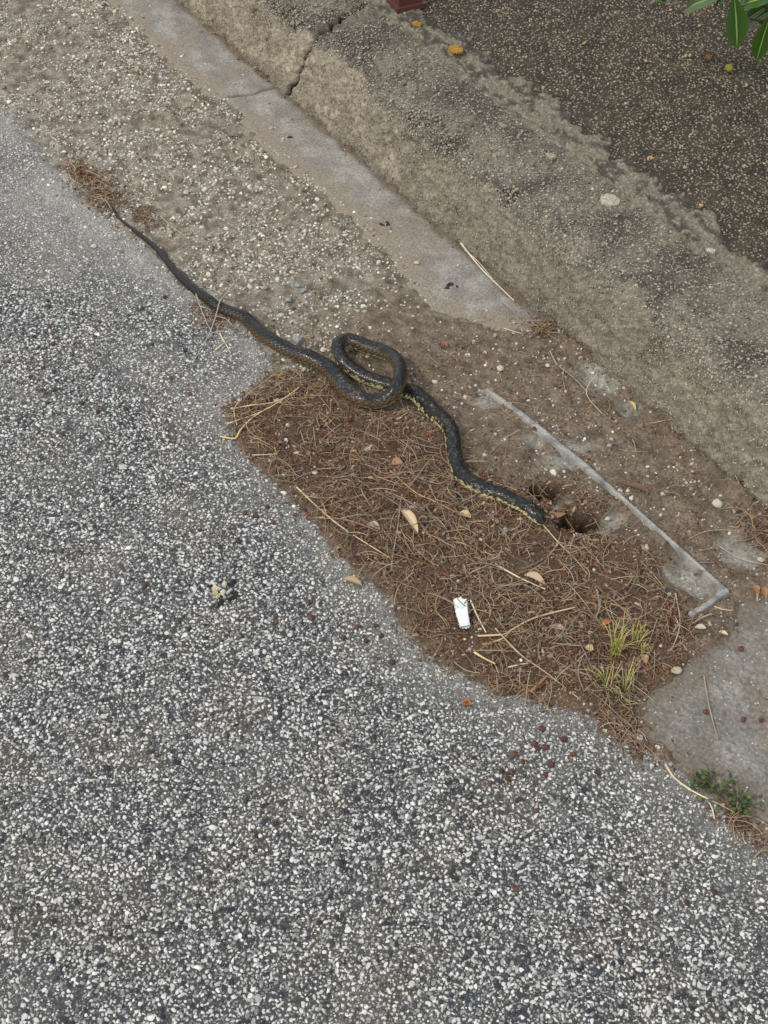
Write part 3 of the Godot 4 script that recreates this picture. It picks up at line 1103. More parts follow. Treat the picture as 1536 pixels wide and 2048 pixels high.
	# small drifts of debris away from the hollow
	for b in [[205, 385, 0.055, 520], [160, 345, 0.035, 200], [290, 430, 0.03, 120], [420, 640, 0.04, 160], [1085, 655, 0.022, 120], [1250, 1472, 0.04, 200], [1480, 1650, 0.03, 160], [1530, 1075, 0.04, 200]]:
		var c3 := flat(b[0], b[1])
		for i in b[3]:
			var o2: Vector2 = Vector2(rng.randfn(), rng.randfn()) * b[2] * 0.45
			# the drifts lie along the kerb's direction
			var x: float = c3.x + KERB_D.x * o2.x * 1.5 + KERB_N.x * o2.y * 0.7
			var z: float = c3.y + KERB_D.z * o2.x * 1.5 + KERB_N.z * o2.y * 0.7
			var r := rng.randf_range(0.0010, 0.0030)
			sf.put(i % 6, Basis.from_euler(Vector3(rng.randfn() * 0.5, rng.randf() * TAU, rng.randfn() * 0.5)).scaled_local(Vector3(r * 1.4, r, r)), Vector3(x, ground_y(x, z) + r * rng.randf(), z), jitter(f_cols[[0, 0, 1, 2, 6][i % 5]], 0.7, 1.2))
			if i % 6 == 0:
				stray.append(Vector2(x, z))
	scatter_out(sf, flakes, m_plain, "crumbs", root)
	var ss := Scatter.new(6)
	for i in stray.size():
		ss.put(i % 6, Basis.from_euler(Vector3(0, rng.randf() * TAU, rng.randfn() * 0.12)).scaled_local(Vector3(rng.randf_range(0.02, 0.05), 0.055, 0.055)), Vector3(stray[i].x, ground_y(stray[i].x, stray[i].y) + 0.004, stray[i].y), jitter(n_cols[rng.randi() % 6], 0.9, 1.3))
	scatter_out(ss, needles, m_straw, "needles", root)

# ==================================================================== the snake
func _snake():
	# survey of the back line from tail tip to snout: x, y in the photograph, height of the body's middle in mm, radius in mm
	var t := [[224, 414, 2, 1.2], [235, 433, 3, 2.0], [262, 457, 4, 3.2], [300, 486, 5, 4.6], [320, 504, 5, 5.3], [340, 530, 6, 6.2], [362, 555, 7, 7.0], [385, 576, 7, 7.8], [415, 600, 8, 8.8], [440, 615, 9, 9.6],
		[465, 627, 9, 10.3], [487, 635, 10, 10.9], [505, 650, 10, 11.3], [522, 667, 11, 11.7], [547, 684, 11, 12.0], [580, 702, 11, 12.7], [612, 715, 12, 13.4], [640, 727, 12, 13.9], [661, 741, 12, 14.3],
		[680, 763, 12, 14.4], [693, 782, 12, 14.2], [710, 796, 12, 13.4], [732, 804, 13, 12.4], [757, 803, 16, 11.8], [779, 793, 26, 11.6], [794, 774, 36, 11.6], [801, 750, 38, 11.6], [797, 728, 34, 11.7], [784, 712, 29, 11.8], [762, 702, 25, 11.9],
		[737, 695, 22, 12.0], [712, 686, 20, 12.0], [692, 682, 20, 11.9], [678, 690, 21, 11.8], [677, 706, 21, 11.7], [686, 722, 18, 11.6], [702, 737, 13, 11.5], [725, 752, 10, 11.4], [750, 762, 10, 11.5], [770, 769, 10, 11.8], [790, 776, 10, 12.2],
		[812, 781, 10, 12.8], [832, 788, 11, 13.2], [849, 804, 11, 13.4], [867, 824, 11, 13.4], [886, 841, 11, 13.0], [901, 860, 11, 12.6], [906, 880, 11, 12.4], [908, 902, 11, 12.3], [912, 925, 11, 12.2], [921, 945, 11, 12.0],
		[936, 961, 11, 11.9], [956, 974, 11, 11.7], [980, 985, 10, 11.3], [1006, 995, 10, 10.8], [1030, 1006, 10, 10.6], [1048, 1017, 10, 11.0], [1062, 1028, 10, 11.4], [1073, 1037, 9, 10.2], [1081, 1044, 8, 7.4], [1086, 1049, 6, 3.2]]
	var ctl := []
	var rad := []
	for p in t:
		var w := survey(p[0], p[1], p[2] * 0.001)
		var gy := maxf(0.0, ground_y(w.x, w.z))
		ctl.append(w + Vector3(0, gy, 0))
		rad.append(p[3] * 0.001)
	# resample
	var path := []
	var rr := []
	for i in ctl.size() - 1:
		var p0: Vector3 = ctl[maxi(i - 1, 0)]
		var p3: Vector3 = ctl[mini(i + 2, ctl.size() - 1)]
		var k := maxi(2, int(ctl[i].distance_to(ctl[i + 1]) / 0.0013))
		for j in k:
			var u := float(j) / k
			path.append(ctl[i].cubic_interpolate(ctl[i + 1], p0, p3, u))
			rr.append(lerpf(rad[i], rad[i + 1], u))
	path.append(ctl[-1]); rr.append(rad[-1])
	for r in 14:   # relax the line
		var q := path.duplicate()
		for i in range(1, path.size() - 1):
			q[i] = (path[i - 1] + path[i] * 2.0 + path[i + 1]) * 0.25
		path = q
	var seg := 48
	var v := PackedVector3Array()
	var n := PackedVector3Array()
	var c := PackedColorArray()
	var uv := PackedVector2Array()
	var idx := PackedInt32Array()
	var total := 0.0
	for i in path.size() - 1:
		total += path[i].distance_to(path[i + 1])
	var arc := 0.0
	var m := path.size()
	var hurt := survey(711, 789, 0.024)
	var near := 1.0
	for i in range(1, m * 6 / 10):
		arc += path[i].distance_to(path[i - 1])
		if path[i].distance_to(hurt) < near and arc < total * 0.52:
			near = path[i].distance_to(hurt)
			wound_u = arc / total
	arc = 0.0
	for i in m:
		if i > 0: arc += path[i].distance_to(path[i - 1])
		var tg: Vector3 = (path[mini(i + 2, m - 1)] - path[maxi(i - 2, 0)]).normalized()
		var side := tg.cross(Vector3.UP).normalized()
		var up := side.cross(tg)
		var u := arc / total
		for k in seg + 1:
			var a := TAU * k / seg - PI     # 0 at the back, PI at the belly
			var ca := cos(a)
			var sa := sin(a)
			var r: float = rr[i]
			var lo := 0.86 if ca < 0.0 else 0.97
			var ridge := 1.0 + 0.02 * sin(arc * 41.0) * sa
			v.append(path[i] + (side * sa * 1.02 * ridge + up * ca * lo) * r)
			n.append((side * sa + up * ca / lo).normalized())
			uv.append(Vector2(arc / 0.0085, 11.0 * k / seg))
			c.append(skin(u, arc, absf(a), k))
	for i in m - 1:
		for k in seg:
			var a := i * (seg + 1) + k
			var b := a + seg + 1
			idx.append_array(PackedInt32Array([a, b, a + 1, a + 1, b, b + 1]))
	var o := thing("snake", "long dark snake with yellow-flecked sides looped across litter and gravel", "snake")
	obj("body", arrays(v, n, c, idx, uv), m_snake, o)
	# eyes: on the sides of the head
	var e: Vector3 = path[m - 13]
	var tg2: Vector3 = (path[m - 8] - path[m - 18]).normalized()
	var sd := tg2.cross(Vector3.UP).normalized()
	var black := StandardMaterial3D.new()
	black.albedo_color = Color(0.03, 0.025, 0.02)
	black.roughness = 0.1
	for s in [-1.0, 1.0]:
		var sp := SphereMesh.new()
		sp.radius = 0.0021; sp.height = 0.0042; sp.radial_segments = 12; sp.rings = 8
		var q := obj("eye", sp, black, o)
		q.position = e + sd * s * rr[m - 13] * 0.86 + Vector3(0, rr[m - 13] * 0.35, 0)

var wound_u := 0.4

func skin(u: float, arc: float, a: float, k: int) -> Color:
	# a: angle from the back line
	var deg := rad_to_deg(a)
	var row := int(k * 22.0 / 48.0)
	var cell := int(arc / 0.0043 + (0.5 if row % 2 else 0.0))
	var h := fposmod(sin(cell * 12.9898 + row * 78.233) * 43758.5453, 1.0)
	var h2 := fposmod(sin(cell * 39.34 + row * 11.13) * 24634.63, 1.0)
	var c := Color(0.008, 0.0085, 0.010)
	c = mixc(c, Color(0.022, 0.021, 0.020), h * 0.7)
	if h2 > 0.80: c = mixc(c, Color(0.060, 0.060, 0.056), 0.25 + 0.45 * sstep(0.4, 0.75, u))
	elif h2 < 0.18: c = Color(c.r * 0.5, c.g * 0.5, c.b * 0.5)
	var front := sstep(0.56, 0.76, u)
	var yellow := Color(0.60, 0.54, 0.25)
	# flanks: brown to olive in the middle part
	c = mixc(c, Color(0.115, 0.076, 0.040), sstep(36.0, 76.0, deg) * sstep(0.18, 0.35, u) * (1.0 - front) * (0.7 + 0.6 * h))
	c = mixc(c, Color(0.055, 0.050, 0.030), sstep(50.0, 85.0, deg) * front * 0.7)
	# faint darker bars and olive flecks on the neck and front
	if front > 0.3 and h2 < 0.015 + 0.60 * front * sstep(50.0, 92.0, deg):
		c = mixc(c, yellow, (0.22 + 0.75 * sstep(50.0, 85.0, deg)) * front)
	# belly edge
	var notch := 10.0 * sin(arc * 520.0)
	var lim := lerpf(106.0, 92.0, front) - 10.0 * sstep(0.86, 0.95, u)
	var b := sstep(lim - 4.0, lim + 3.0, deg + notch * (0.6 + 0.4 * front))
	var bc := mixc(Color(0.44, 0.36, 0.15), Color(0.76, 0.71, 0.42), sstep(0.3, 0.75, u))
	if fposmod(arc, 0.0086) < 0.0016 and deg < 140.0: bc = mixc(bc, Color(0.03, 0.03, 0.025), 0.75)
	c = mixc(c, bc, b)
	# scuffed wound near the first bend
	var w := exp(-pow((u - wound_u) / 0.0075, 2.0)) * sstep(85.0, 30.0, deg)
	if w > 0.25:
		c = mixc(c, Color(0.20, 0.09, 0.09), (w - 0.25) * 1.2 * h2 * h2)
	var dull := exp(-pow((u - wound_u + 0.022) / 0.02, 2.0)) * sstep(75.0, 20.0, deg)
	c = mixc(c, Color(0.13, 0.13, 0.135), dull * 0.8 * h * h2)
	return c

# ==================================================================== stones, seeds
func _stones():
	# x, y in the photograph, radius in mm, colour, label, flatness
	var pale := Color(0.62, 0.57, 0.46)
	var white := Color(0.70, 0.68, 0.62)
	var grey := Color(0.33, 0.34, 0.34)
	var tan := Color(0.42, 0.34, 0.24)
	var l := [
		[595, 684, 10.5, grey, "largest grey stone lying beside the snake's back", 0.7], [647, 703, 6.0, white, "flat whitish stone pressed against the snake's back", 0.5], [262, 122, 6.5, pale, "cream pebble alone in the upper gravel, largest there", 0.8],
		[150, 31, 6.5, white, "white stone near the top left corner of the gravel", 0.7], [85, 55, 6.0, grey, "bluish grey stone in the top left gravel", 0.7], [95, 165, 6.5, pale, "flat cream stone at the left of the gravel", 0.5],
		[188, 497, 5.0, pale, "small cream pebble lying on the road left of the snake's tail", 0.8], [835, 527, 6.0, pale, "cream pebble resting on the grey gutter strip", 0.7], [705, 474, 6.5, tan, "rounded tan pebble at the gutter's dusty edge", 0.9],
		[674, 441, 6.0, grey, "rounded grey pebble at the gutter's dusty edge", 0.8], [742, 459, 5.0, tan, "small brownish pebble on the gutter's dusty edge", 0.8], [735, 904, 5.0, white, "small white stone lying on the pine litter inside the bend", 0.7],
		[1000, 741, 6.5, pale, "cream angular stone on dirt above the metal frame", 0.7], [1095, 731, 4.5, pale, "small pale oval pebble near the kerb foot", 0.6], [1108, 943, 6.5, white, "pitted white shell-like stone beside the snake's head hole", 0.5],
		[1434, 1007, 8.0, pale, "blocky cream stone on dirt near the kerb at right", 0.6], [1352, 1342, 7.0, Color(0.50, 0.44, 0.32), "square yellowish stone at the litter edge by the grass", 0.6], [1330, 303, 7.0, Color(0.12, 0.085, 0.05), "flat brown pebble on the dark pavement", 0.5],
		[1000, 700, 5.0, tan, "pale tan pebble on the dirt close to the gutter end", 0.7], [990, 672, 4.0, grey, "tiny grey pebble on dirt beside the gutter end", 0.8], [1262, 1000, 4.0, white, "tiny white pebble between the hole and the metal frame", 0.8], [1216, 1034, 4.0, pale, "small cream pebble on the dirt right of the second hole", 0.8]]
	var marks := [["the snake's tail tip", 225, 415], ["the snake's middle", 600, 705], ["the gutter joint", 500, 210], ["the tan pebble by the gutter", 705, 474], ["the upper cream pebble", 262, 122], ["the dry sprig over the snake", 440, 620]]
	var counts := {}
	for p in by_distance([[500, 374, 6, white], [372, 387, 6, pale], [340, 466, 7, tan], [420, 470, 6, tan], [387, 390, 5, grey], [200, 105, 4.5, pale], [370, 165, 4.5, white], [410, 378, 6, white], [468, 330, 5, grey], [530, 577, 6, tan], [577, 602, 6, grey], [595, 574, 5.5, grey], [607, 586, 6, grey], [612, 634, 5, grey], [635, 400, 5, white], [583, 407, 5, tan], [310, 270, 6, grey], [315, 258, 5, white], [565, 425, 5, tan], [452, 460, 5, white], [416, 548, 5.5, white], [610, 462, 5, white], [440, 300, 5, pale], [245, 372, 5, grey], [520, 468, 4.5, white], [475, 340, 5, white], [555, 560, 5, white], [228, 276, 6.5, tan], [650, 560, 4.5, tan], [585, 545, 5, pale]], marks):
		l.append([p[0], p[1], p[2], p[3], placed_label("loose gravel pebble", marks, p[0], p[1], counts), 0.75])
	for e in l:
		var h := 0.0 if e[0] != 1330 else TOP - 0.002
		var w := survey(e[0], e[1], h)
		var r: float = e[2] * 0.001
		var y: float = (ground_y(w.x, w.z) if h == 0.0 else h) + r * e[5] * 0.45
		var m := stone(2, 6, Vector3(1.15, e[5], 0.9) * r, e[4].begins_with("loose gravel"), 0.2)
		var o := obj("pebble" if e[4].begins_with("loose gravel") else "stone", m, stone_mat(e[3]))
		o.position = Vector3(w.x, y, w.z)
		o.rotation = Vector3(rng.randf_range(-0.2, 0.2), rng.randf() * TAU, rng.randf_range(-0.2, 0.2))
		tag(o, e[4], "pebble" if e[4].begins_with("loose gravel") else "stone", "loose pale pebbles in the verge gravel" if e[4].begins_with("loose gravel") else "")

var stone_mats := {}
func stone_mat(c: Color) -> StandardMaterial3D:
	if not stone_mats.has(c):
		var m := StandardMaterial3D.new()
		m.albedo_color = c.linear_to_srgb()
		m.roughness = 0.8
		m.uv1_triplanar = true
		m.uv1_scale = Vector3.ONE * 14.0
		m.albedo_texture = m_cement.albedo_texture
		stone_mats[c] = m
	return stone_mats[c]

func _seeds():
	var body := stone(2, 2, Vector3(1.0, 0.85, 0.95), true, 0.2)
	var cap := stone(1, 3, Vector3(0.35, 0.2, 0.35), true, 0.1)
	var mats := [stone_mat(Color(0.115, 0.042, 0.026)), stone_mat(Color(0.17, 0.062, 0.034)), stone_mat(Color(0.075, 0.034, 0.024))]
	var dark := stone_mat(Color(0.04, 0.025, 0.018))
	var proto := []
	for m in mats:
		var o := Node3D.new()
		obj("husk", body, m, o)
		var k := obj("stem_scar", cap, dark, o)
		k.position = Vector3(0.35, 0.72, 0.1)
		proto.append(o)
	var pts := [96, 604, 97, 614, 101, 653, 69, 676, 107, 689, 284, 619, 330, 595, 371, 703, 342, 758, 380, 790, 165, 811, 197, 827, 252, 820, 340, 884, 224, 998, 535, 1013, 305, 690, 490, 1027, 511, 1033, 547, 1045, 590, 1031, 476, 1083, 290, 1173, 618, 1208, 552, 1245, 714, 1258, 752, 1255, 687, 1279, 732, 1285, 763, 1274, 622, 1236, 748, 1477, 785, 1326, 933, 1408, 1083, 1461, 1127, 1481, 1068, 1490, 1030, 1509, 1045, 1525, 1075, 1500, 1088, 1497, 1145, 1511, 1103, 1530, 1003, 1543, 1024, 1545, 1015, 1559, 979, 1571, 1091, 1550, 1167, 1581, 1039, 1601, 1071, 1622, 1194, 1546, 1031, 1780, 1373, 1806, 1428, 1786]
	var marks := [["the crumbled lump", 443, 1183], ["the snake's tail", 330, 520], ["the yellow straw bundle", 480, 840], ["the white paper strip", 922, 1235], ["the grass clumps", 1215, 1390], ["the fluff spot", 1278, 1476], ["the whitish road fleck", 246, 934], ["the long pale stalk", 640, 1030], ["the bent straw", 1380, 1580]]
	var seeds := []
	for i in range(0, pts.size(), 2):
		seeds.append([pts[i], pts[i + 1]])
	var counts := {}
	var k0 := 0
	for p in by_distance(seeds, marks):
		k0 += 1
		_seed(proto[k0 % 3], p[0], p[1], 0.0, rng.randf_range(0.0031, 0.0044), placed_label("brown seed on the road", marks, p[0], p[1], counts), "brown seeds scattered over the road")
	for p in [[1412, 1422, "leftmost of three brown seeds on the concrete slab, beside the thin stem"], [1487, 1437, "middle one of three brown seeds on the lower right concrete slab"], [1523, 1438, "rightmost of three brown seeds on the lower right concrete slab"]]:
		_seed(proto[1], p[0], p[1], 0.0, 0.0038, p[2], "brown seeds on the concrete slab")
	_seed(proto[1], 1482, 1296, 0.0, 0.0042, "reddish seed at the dusty upper edge of the lower right slab", "")
	_seed(proto[1], 1068, 857, 0.006, 0.0036, "reddish seed lying against the metal frame's far arm", "")
	for o in proto:
		o.free()
	# pale berries and fruit on the dark pavement
	var straw := stone_mat(Color(0.52, 0.34, 0.19))
	var b := Node3D.new()
	obj("husk", body, straw, b)
	var k2 := obj("stem_scar", cap, dark, b)
	k2.position = Vector3(0.35, 0.72, 0.1)
	var marks2 := [["the larger orange lichen", 910, 97], ["the yellow-green fruit", 1458, 137], ["the brown oval fruit", 1417, 115], ["the large whitish lichen patch", 1222, 400], ["the flat brown pebble", 1330, 303]]
	var counts2 := {}
	for p in by_distance([[995, 22], [1070, 22], [1168, 87], [1337, 113], [1372, 112], [1379, 111], [1276, 137], [1302, 147], [1292, 122], [1087, 176], [1298, 318], [1303, 316], [1370, 335], [1402, 411], [1492, 171], [1341, 20], [1399, 51]], marks2):
		_seed(b, p[0], p[1], TOP - 0.002, rng.randf_range(0.0034, 0.0042), placed_label("pale orange berry on the pavement", marks2, p[0], p[1], counts2), "pale berries on the dark pavement")
	b.free()
	for e in [[1458, 137, Color(0.30, 0.26, 0.03), 0.0095, "yellow-green fruit lying on the dark pavement below the leaves"], [1417, 115, Color(0.26, 0.125, 0.03), 0.0075, "brown oval fruit on the dark pavement near the leaves"]]:
		var w := survey(e[0], e[1], TOP + 0.005)
		var o := thing("fruit", e[4], "fruit", Vector3(w.x, TOP + e[3] * 0.6, w.z))
		var q := obj("flesh", stone(2, 0, Vector3(0.75, 0.8, 1.0) * e[3], true, 0.12), stone_mat(e[2]), o)
		q.rotation.y = 0.5
		var sc := obj("stem_scar", stone(1, 0, Vector3.ONE * 0.0016, true), dark, o)
		sc.position = Vector3(0, e[3] * 0.1, e[3] * 0.98).rotated(Vector3.UP, 0.5)

func _seed(proto: Node3D, px: float, py: float, h: float, r: float, label: String, group: String):
	var o: Node3D = proto.duplicate()
	o.name = numbered("seed" if h < 0.05 else "berry")
	add_child(o)
	var w := survey(px, py, h + r * 0.6)
	var y := h if h > 0.0 else ground_y(w.x, w.z)
	o.transform = Transform3D(Basis.from_euler(Vector3(rng.randf_range(-0.9, 0.9), rng.randf() * TAU, rng.randf_range(-0.9, 0.9))).scaled_local(Vector3.ONE * r), Vector3(w.x, y + r * 0.7, w.z))
	tag(o, label, "seed" if h < 0.05 else "berry", group)

# ==================================================================== stalks
func stalk_mesh(pts: Array, r0: float, r1: float, c: Color, flatten := 0.7) -> ArrayMesh:
	# pts: x, y in the photograph and height above the ground in mm
	var ctl := []
	for p in pts:
		var w := survey(p[0], p[1], p[2] * 0.001)
		ctl.append(Vector3(w.x, ground_y(w.x, w.z) * 0.6 + p[2] * 0.001 + r0, w.z))
	var path := curve_through(ctl, 0.006)
	var rr := []
	var cc := []
	for i in path.size():
		var u := float(i) / maxi(path.size() - 1, 1)
		rr.append(lerpf(r0, r1, u) * (1.0 + 0.2 * nc.get_noise_3dv(path[i])))
		var k := 1.0 + 0.25 * nc.get_noise_3dv(path[i] * 0.6)
		cc.append(Color(c.r * k, c.g * k, c.b * k))
	return tube(path, rr, 7, flatten, cc)

func _stalks():
	var straw := Color(0.52, 0.42, 0.26)
	var pale := Color(0.60, 0.53, 0.38)
	var brown := Color(0.27, 0.19, 0.12)
	var grey := Color(0.34, 0.31, 0.26)
	var list := [
		["long pale stalk lying along the litter's road edge", [[590, 972, 4], [650, 1030, 5], [700, 1070, 5], [780, 1118, 4]], 1.3, 0.8, straw],
		["forked tan twig left of the grass tufts", [[955, 1274, 5], [1008, 1272, 6], [1022, 1262, 7], [1070, 1238, 8], [1150, 1217, 5]], 1.5, 1.1, Color(0.50, 0.37, 0.23)],
		["straight pale straw on the gutter against the kerb foot", [[922, 488, 4], [960, 535, 4], [1000, 575, 4], [1028, 602, 3]], 1.8, 1.0, pale],
		["second thin straw beside the straight one on the gutter", [[930, 500, 5], [955, 524, 5], [985, 557, 4]], 1.0, 0.6, pale],
		["longest yellow straw of the bundle at the road edge", [[455, 848, 5], [520, 826, 8], [560, 803, 10], [598, 778, 12]], 1.3, 0.7, Color(0.55, 0.43, 0.22)],
		["yellow straw lying flat across the road edge bundle", [[468, 820, 5], [505, 812, 8], [545, 806, 8], [590, 788, 9]], 1.2, 0.7, Color(0.55, 0.43, 0.22)],
		["bent yellow blade curling onto the road at the litter corner", [[440, 874, 3], [470, 877, 4], [480, 862, 6], [505, 838, 8], [540, 815, 9]], 1.5, 0.8, Color(0.56, 0.42, 0.2)],
		["short upright-looking straw at the litter's left corner", [[474, 850, 5], [468, 822, 8], [480, 803, 9]], 1.0, 0.7, straw],
		["pale straw lying low near the litter corner", [[505, 910, 5], [530, 914, 5], [555, 910, 5]], 1.2, 0.7, straw],
		["thin grey dry twig crossing the snake's tail", [[392, 590, 18], [402, 620, 16], [415, 650, 8], [425, 668, 4]], 0.9, 0.7, grey],
		["branched dry sprig standing over the snake's tail", [[470, 560, 8], [455, 585, 16], [440, 605, 22], [432, 635, 12], [418, 672, 5], [395, 712, 3], [388, 726, 2]], 1.1, 0.6, grey],
		["pale straw of the small cross by the tail", [[440, 670, 3], [450, 688, 3], [462, 710, 3]], 1.4, 0.9, pale],
		["pale straw crossing another on the dusty road edge", [[430, 704, 3], [448, 690, 4], [470, 680, 4]], 1.2, 0.8, pale],
		["long thin brown stem across the litter below the loop", [[586, 738, 4], [625, 780, 5], [650, 810, 5], [680, 842, 4]], 0.9, 0.6, brown],
		["reddish-yellow stem across litter left of the white paper", [[780, 945, 6], [830, 985, 7], [870, 1005, 7], [925, 1032, 5]], 1.1, 0.7, Color(0.46, 0.30, 0.14)],
		["long stem from beside the snake's mouth towards the frame", [[1084, 1050, 5], [1115, 1085, 6], [1150, 1122, 5], [1175, 1150, 4]], 1.0, 0.6, straw],
		["pale straw pair in the middle of the litter", [[990, 1132, 6], [1040, 1158, 7], [1090, 1182, 5]], 1.3, 0.9, pale],
		["straw stub below the white paper, split at its end", [[948, 1308, 6], [970, 1320, 7], [990, 1330, 6]], 1.8, 1.0, Color(0.6, 0.49, 0.27)],
		["thin pale straw running right from the split stub", [[1016, 1336, 5], [1040, 1331, 6], [1055, 1330, 5]], 1.2, 0.7, pale],
		["long grey stem leaning across the lower litter", [[990, 1260, 6], [1040, 1310, 7], [1090, 1345, 6], [1160, 1400, 4]], 1.2, 0.7, Color(0.42, 0.33, 0.2)],
		["white straw right of the white paper", [[941, 1204, 6], [955, 1235, 7], [972, 1268, 5]], 1.1, 0.8, pale],
		["grey stem standing at the top of the litter by the leaf", [[802, 1000, 4], [795, 1060, 5], [786, 1110, 4], [782, 1146, 4]], 1.0, 0.8, grey],
		["pair of pale fibres lying left of the frame corner", [[1193, 1180, 6], [1198, 1210, 8], [1192, 1240, 5]], 1.2, 0.8, grey],
		["thin stem lying on the lower right slab", [[1408, 1352, 2], [1418, 1410, 2], [1436, 1480, 2]], 0.9, 0.5, Color(0.3, 0.26, 0.19)],
		["pale bent straw at the road edge near the green weed", [[1330, 1530, 3], [1350, 1560, 5], [1390, 1588, 6], [1436, 1608, 3]], 1.5, 0.9, Color(0.6, 0.51, 0.32)],
		["short straw stub hanging from the bent straw by the weed", [[1416, 1602, 4], [1424, 1620, 3], [1428, 1640, 3]], 1.1, 0.7, pale],
		["long brown stem reaching from litter onto the road", [[1200, 1420, 5], [1250, 1460, 4], [1310, 1510, 3], [1335, 1545, 3]], 0.9, 0.6, brown],
		["curved brown stem along the kerb foot on the right", [[1100, 700, 5], [1115, 728, 5], [1145, 755, 5], [1175, 785, 4]], 0.9, 0.7, Color(0.4, 0.31, 0.2)],
		["pale looped grass stem on dirt at right of the frame", [[1195, 745, 5], [1176, 770, 6], [1175, 795, 6], [1205, 828, 4]], 0.9, 0.6, straw],
		["long thin stem on the dirt right of the frame's bend", [[1440, 1090, 4], [1480, 1112, 5], [1536, 1132, 4]], 1.0, 0.6, grey],
		["short tan stick beside the frame's short arm", [[1384, 1248, 5], [1405, 1236, 5], [1424, 1228, 5]], 1.3, 1.1, Color(0.36, 0.26, 0.17)],
		["small tan stick below the frame corner", [[1428, 1214, 4], [1445, 1219, 4], [1462, 1222, 4]], 1.3, 1.0, Color(0.46, 0.35, 0.22)],
		["fine brown stem bowing over the right edge of the litter", [[1350, 1190, 5], [1360, 1240, 6], [1352, 1280, 6], [1340, 1305, 4]], 1.0, 0.6, grey],
		["reddish bark stick lying in the lower litter", [[1060, 1388, 5], [1078, 1370, 6], [1094, 1354, 5]], 2.4, 2.0, Color(0.30, 0.15, 0.08)],
		["thin twig on the gravel by the tail", [[320, 432, 3], [350, 458, 4], [374, 478, 3]], 0.9, 0.6, Color(0.42, 0.33, 0.21)],
		["tan twig lying on the dirt near the gutter end", [[1008, 655, 3], [1025, 662, 4], [1042, 667, 3]], 1.2, 0.8, straw]]
	for e in list:
		var o := obj("stalk", stalk_mesh(e[1], e[2] * 0.001, e[3] * 0.001, e[4]), m_straw)
		tag(o, e[0], "stalk")
		if e[0].begins_with("forked"):
			obj("fork", stalk_mesh([[988, 1286, 4], [1004, 1280, 5], [1020, 1266, 6]], 0.0013, 0.0009, e[4]), m_straw, o)
		if e[0].begins_with("branched"):
			for b in [[[440, 605, 22], [425, 590, 26], [418, 575, 28]], [[448, 595, 18], [468, 590, 20], [486, 578, 18]], [[432, 635, 12], [452, 640, 10], [466, 655, 6]], [[455, 585, 16], [470, 575, 22], [474, 562, 26]], [[418, 672, 5], [436, 664, 6], [455, 668, 3]]]:
				obj("side_twig", stalk_mesh(b, 0.0008, 0.0005, e[4]), m_straw, o)

# ==================================================================== leaves and scraps
func blade(base: Vector3, tip: Vector3, width: float, up: Vector3, curl: float, sag: float, c0: Color, c1: Color, shape := 0.5, rib := Color(-1, 0, 0)) -> ArrayMesh:
	# a leaf from base to tip: widest at «shape» of its length, folded along the midrib by «curl», bowed by «sag»; given thickness
	var v := PackedVector3Array()
	var c := PackedColorArray()
	var n := PackedVector3Array()
	var idx := PackedInt32Array()
	var ax := tip - base
	var side := ax.cross(up).normalized()
	var nor := side.cross(ax).normalized()
	var nl := 14
	var nw := 20
	for face in 2:
		var start := v.size()
		for i in nl + 1:
			var t := float(i) / nl
			var w := width * 0.5 * pow(sin(PI * pow(clampf(t, 0.004, 0.996), log(0.5) / log(shape))), 0.7)
			for j in nw + 1:
				var s := float(j) / nw * 2.0 - 1.0
				var p := base + ax * t + side * s * w + nor * (curl * absf(s) * w + sag * ax.length() * sin(PI * t) + 0.03 * w * sin(t * 19.0 + s * 3.0))
				p -= nor * (0.0005 if face == 1 else 0.0)
				v.append(p)
				n.append((nor - side * curl * signf(s)).normalized() * (1.0 if face == 0 else -1.0))
				var col := mixc(c0, c1, absf(s) * 0.6 + 0.3 * t)
				if rib.r >= 0.0 and absf(s) < 0.05: col = rib
				c.append(col)
		for i in nl:
			for j in nw:
				var a := start + i * (nw + 1) + j
				var b := a + nw + 1
				idx.append_array(PackedInt32Array([a, a + 1, b + 1, a, b + 1, b]) if face == 1 else PackedInt32Array([a, b + 1, a + 1, a, b, b + 1]))
	return arrays(v, n, c, idx)

func lay(px: float, py: float, h: float) -> Vector3:
	var w := survey(px, py, h * 0.001)
	return Vector3(w.x, ground_y(w.x, w.z) * 0.6 + h * 0.001, w.z)

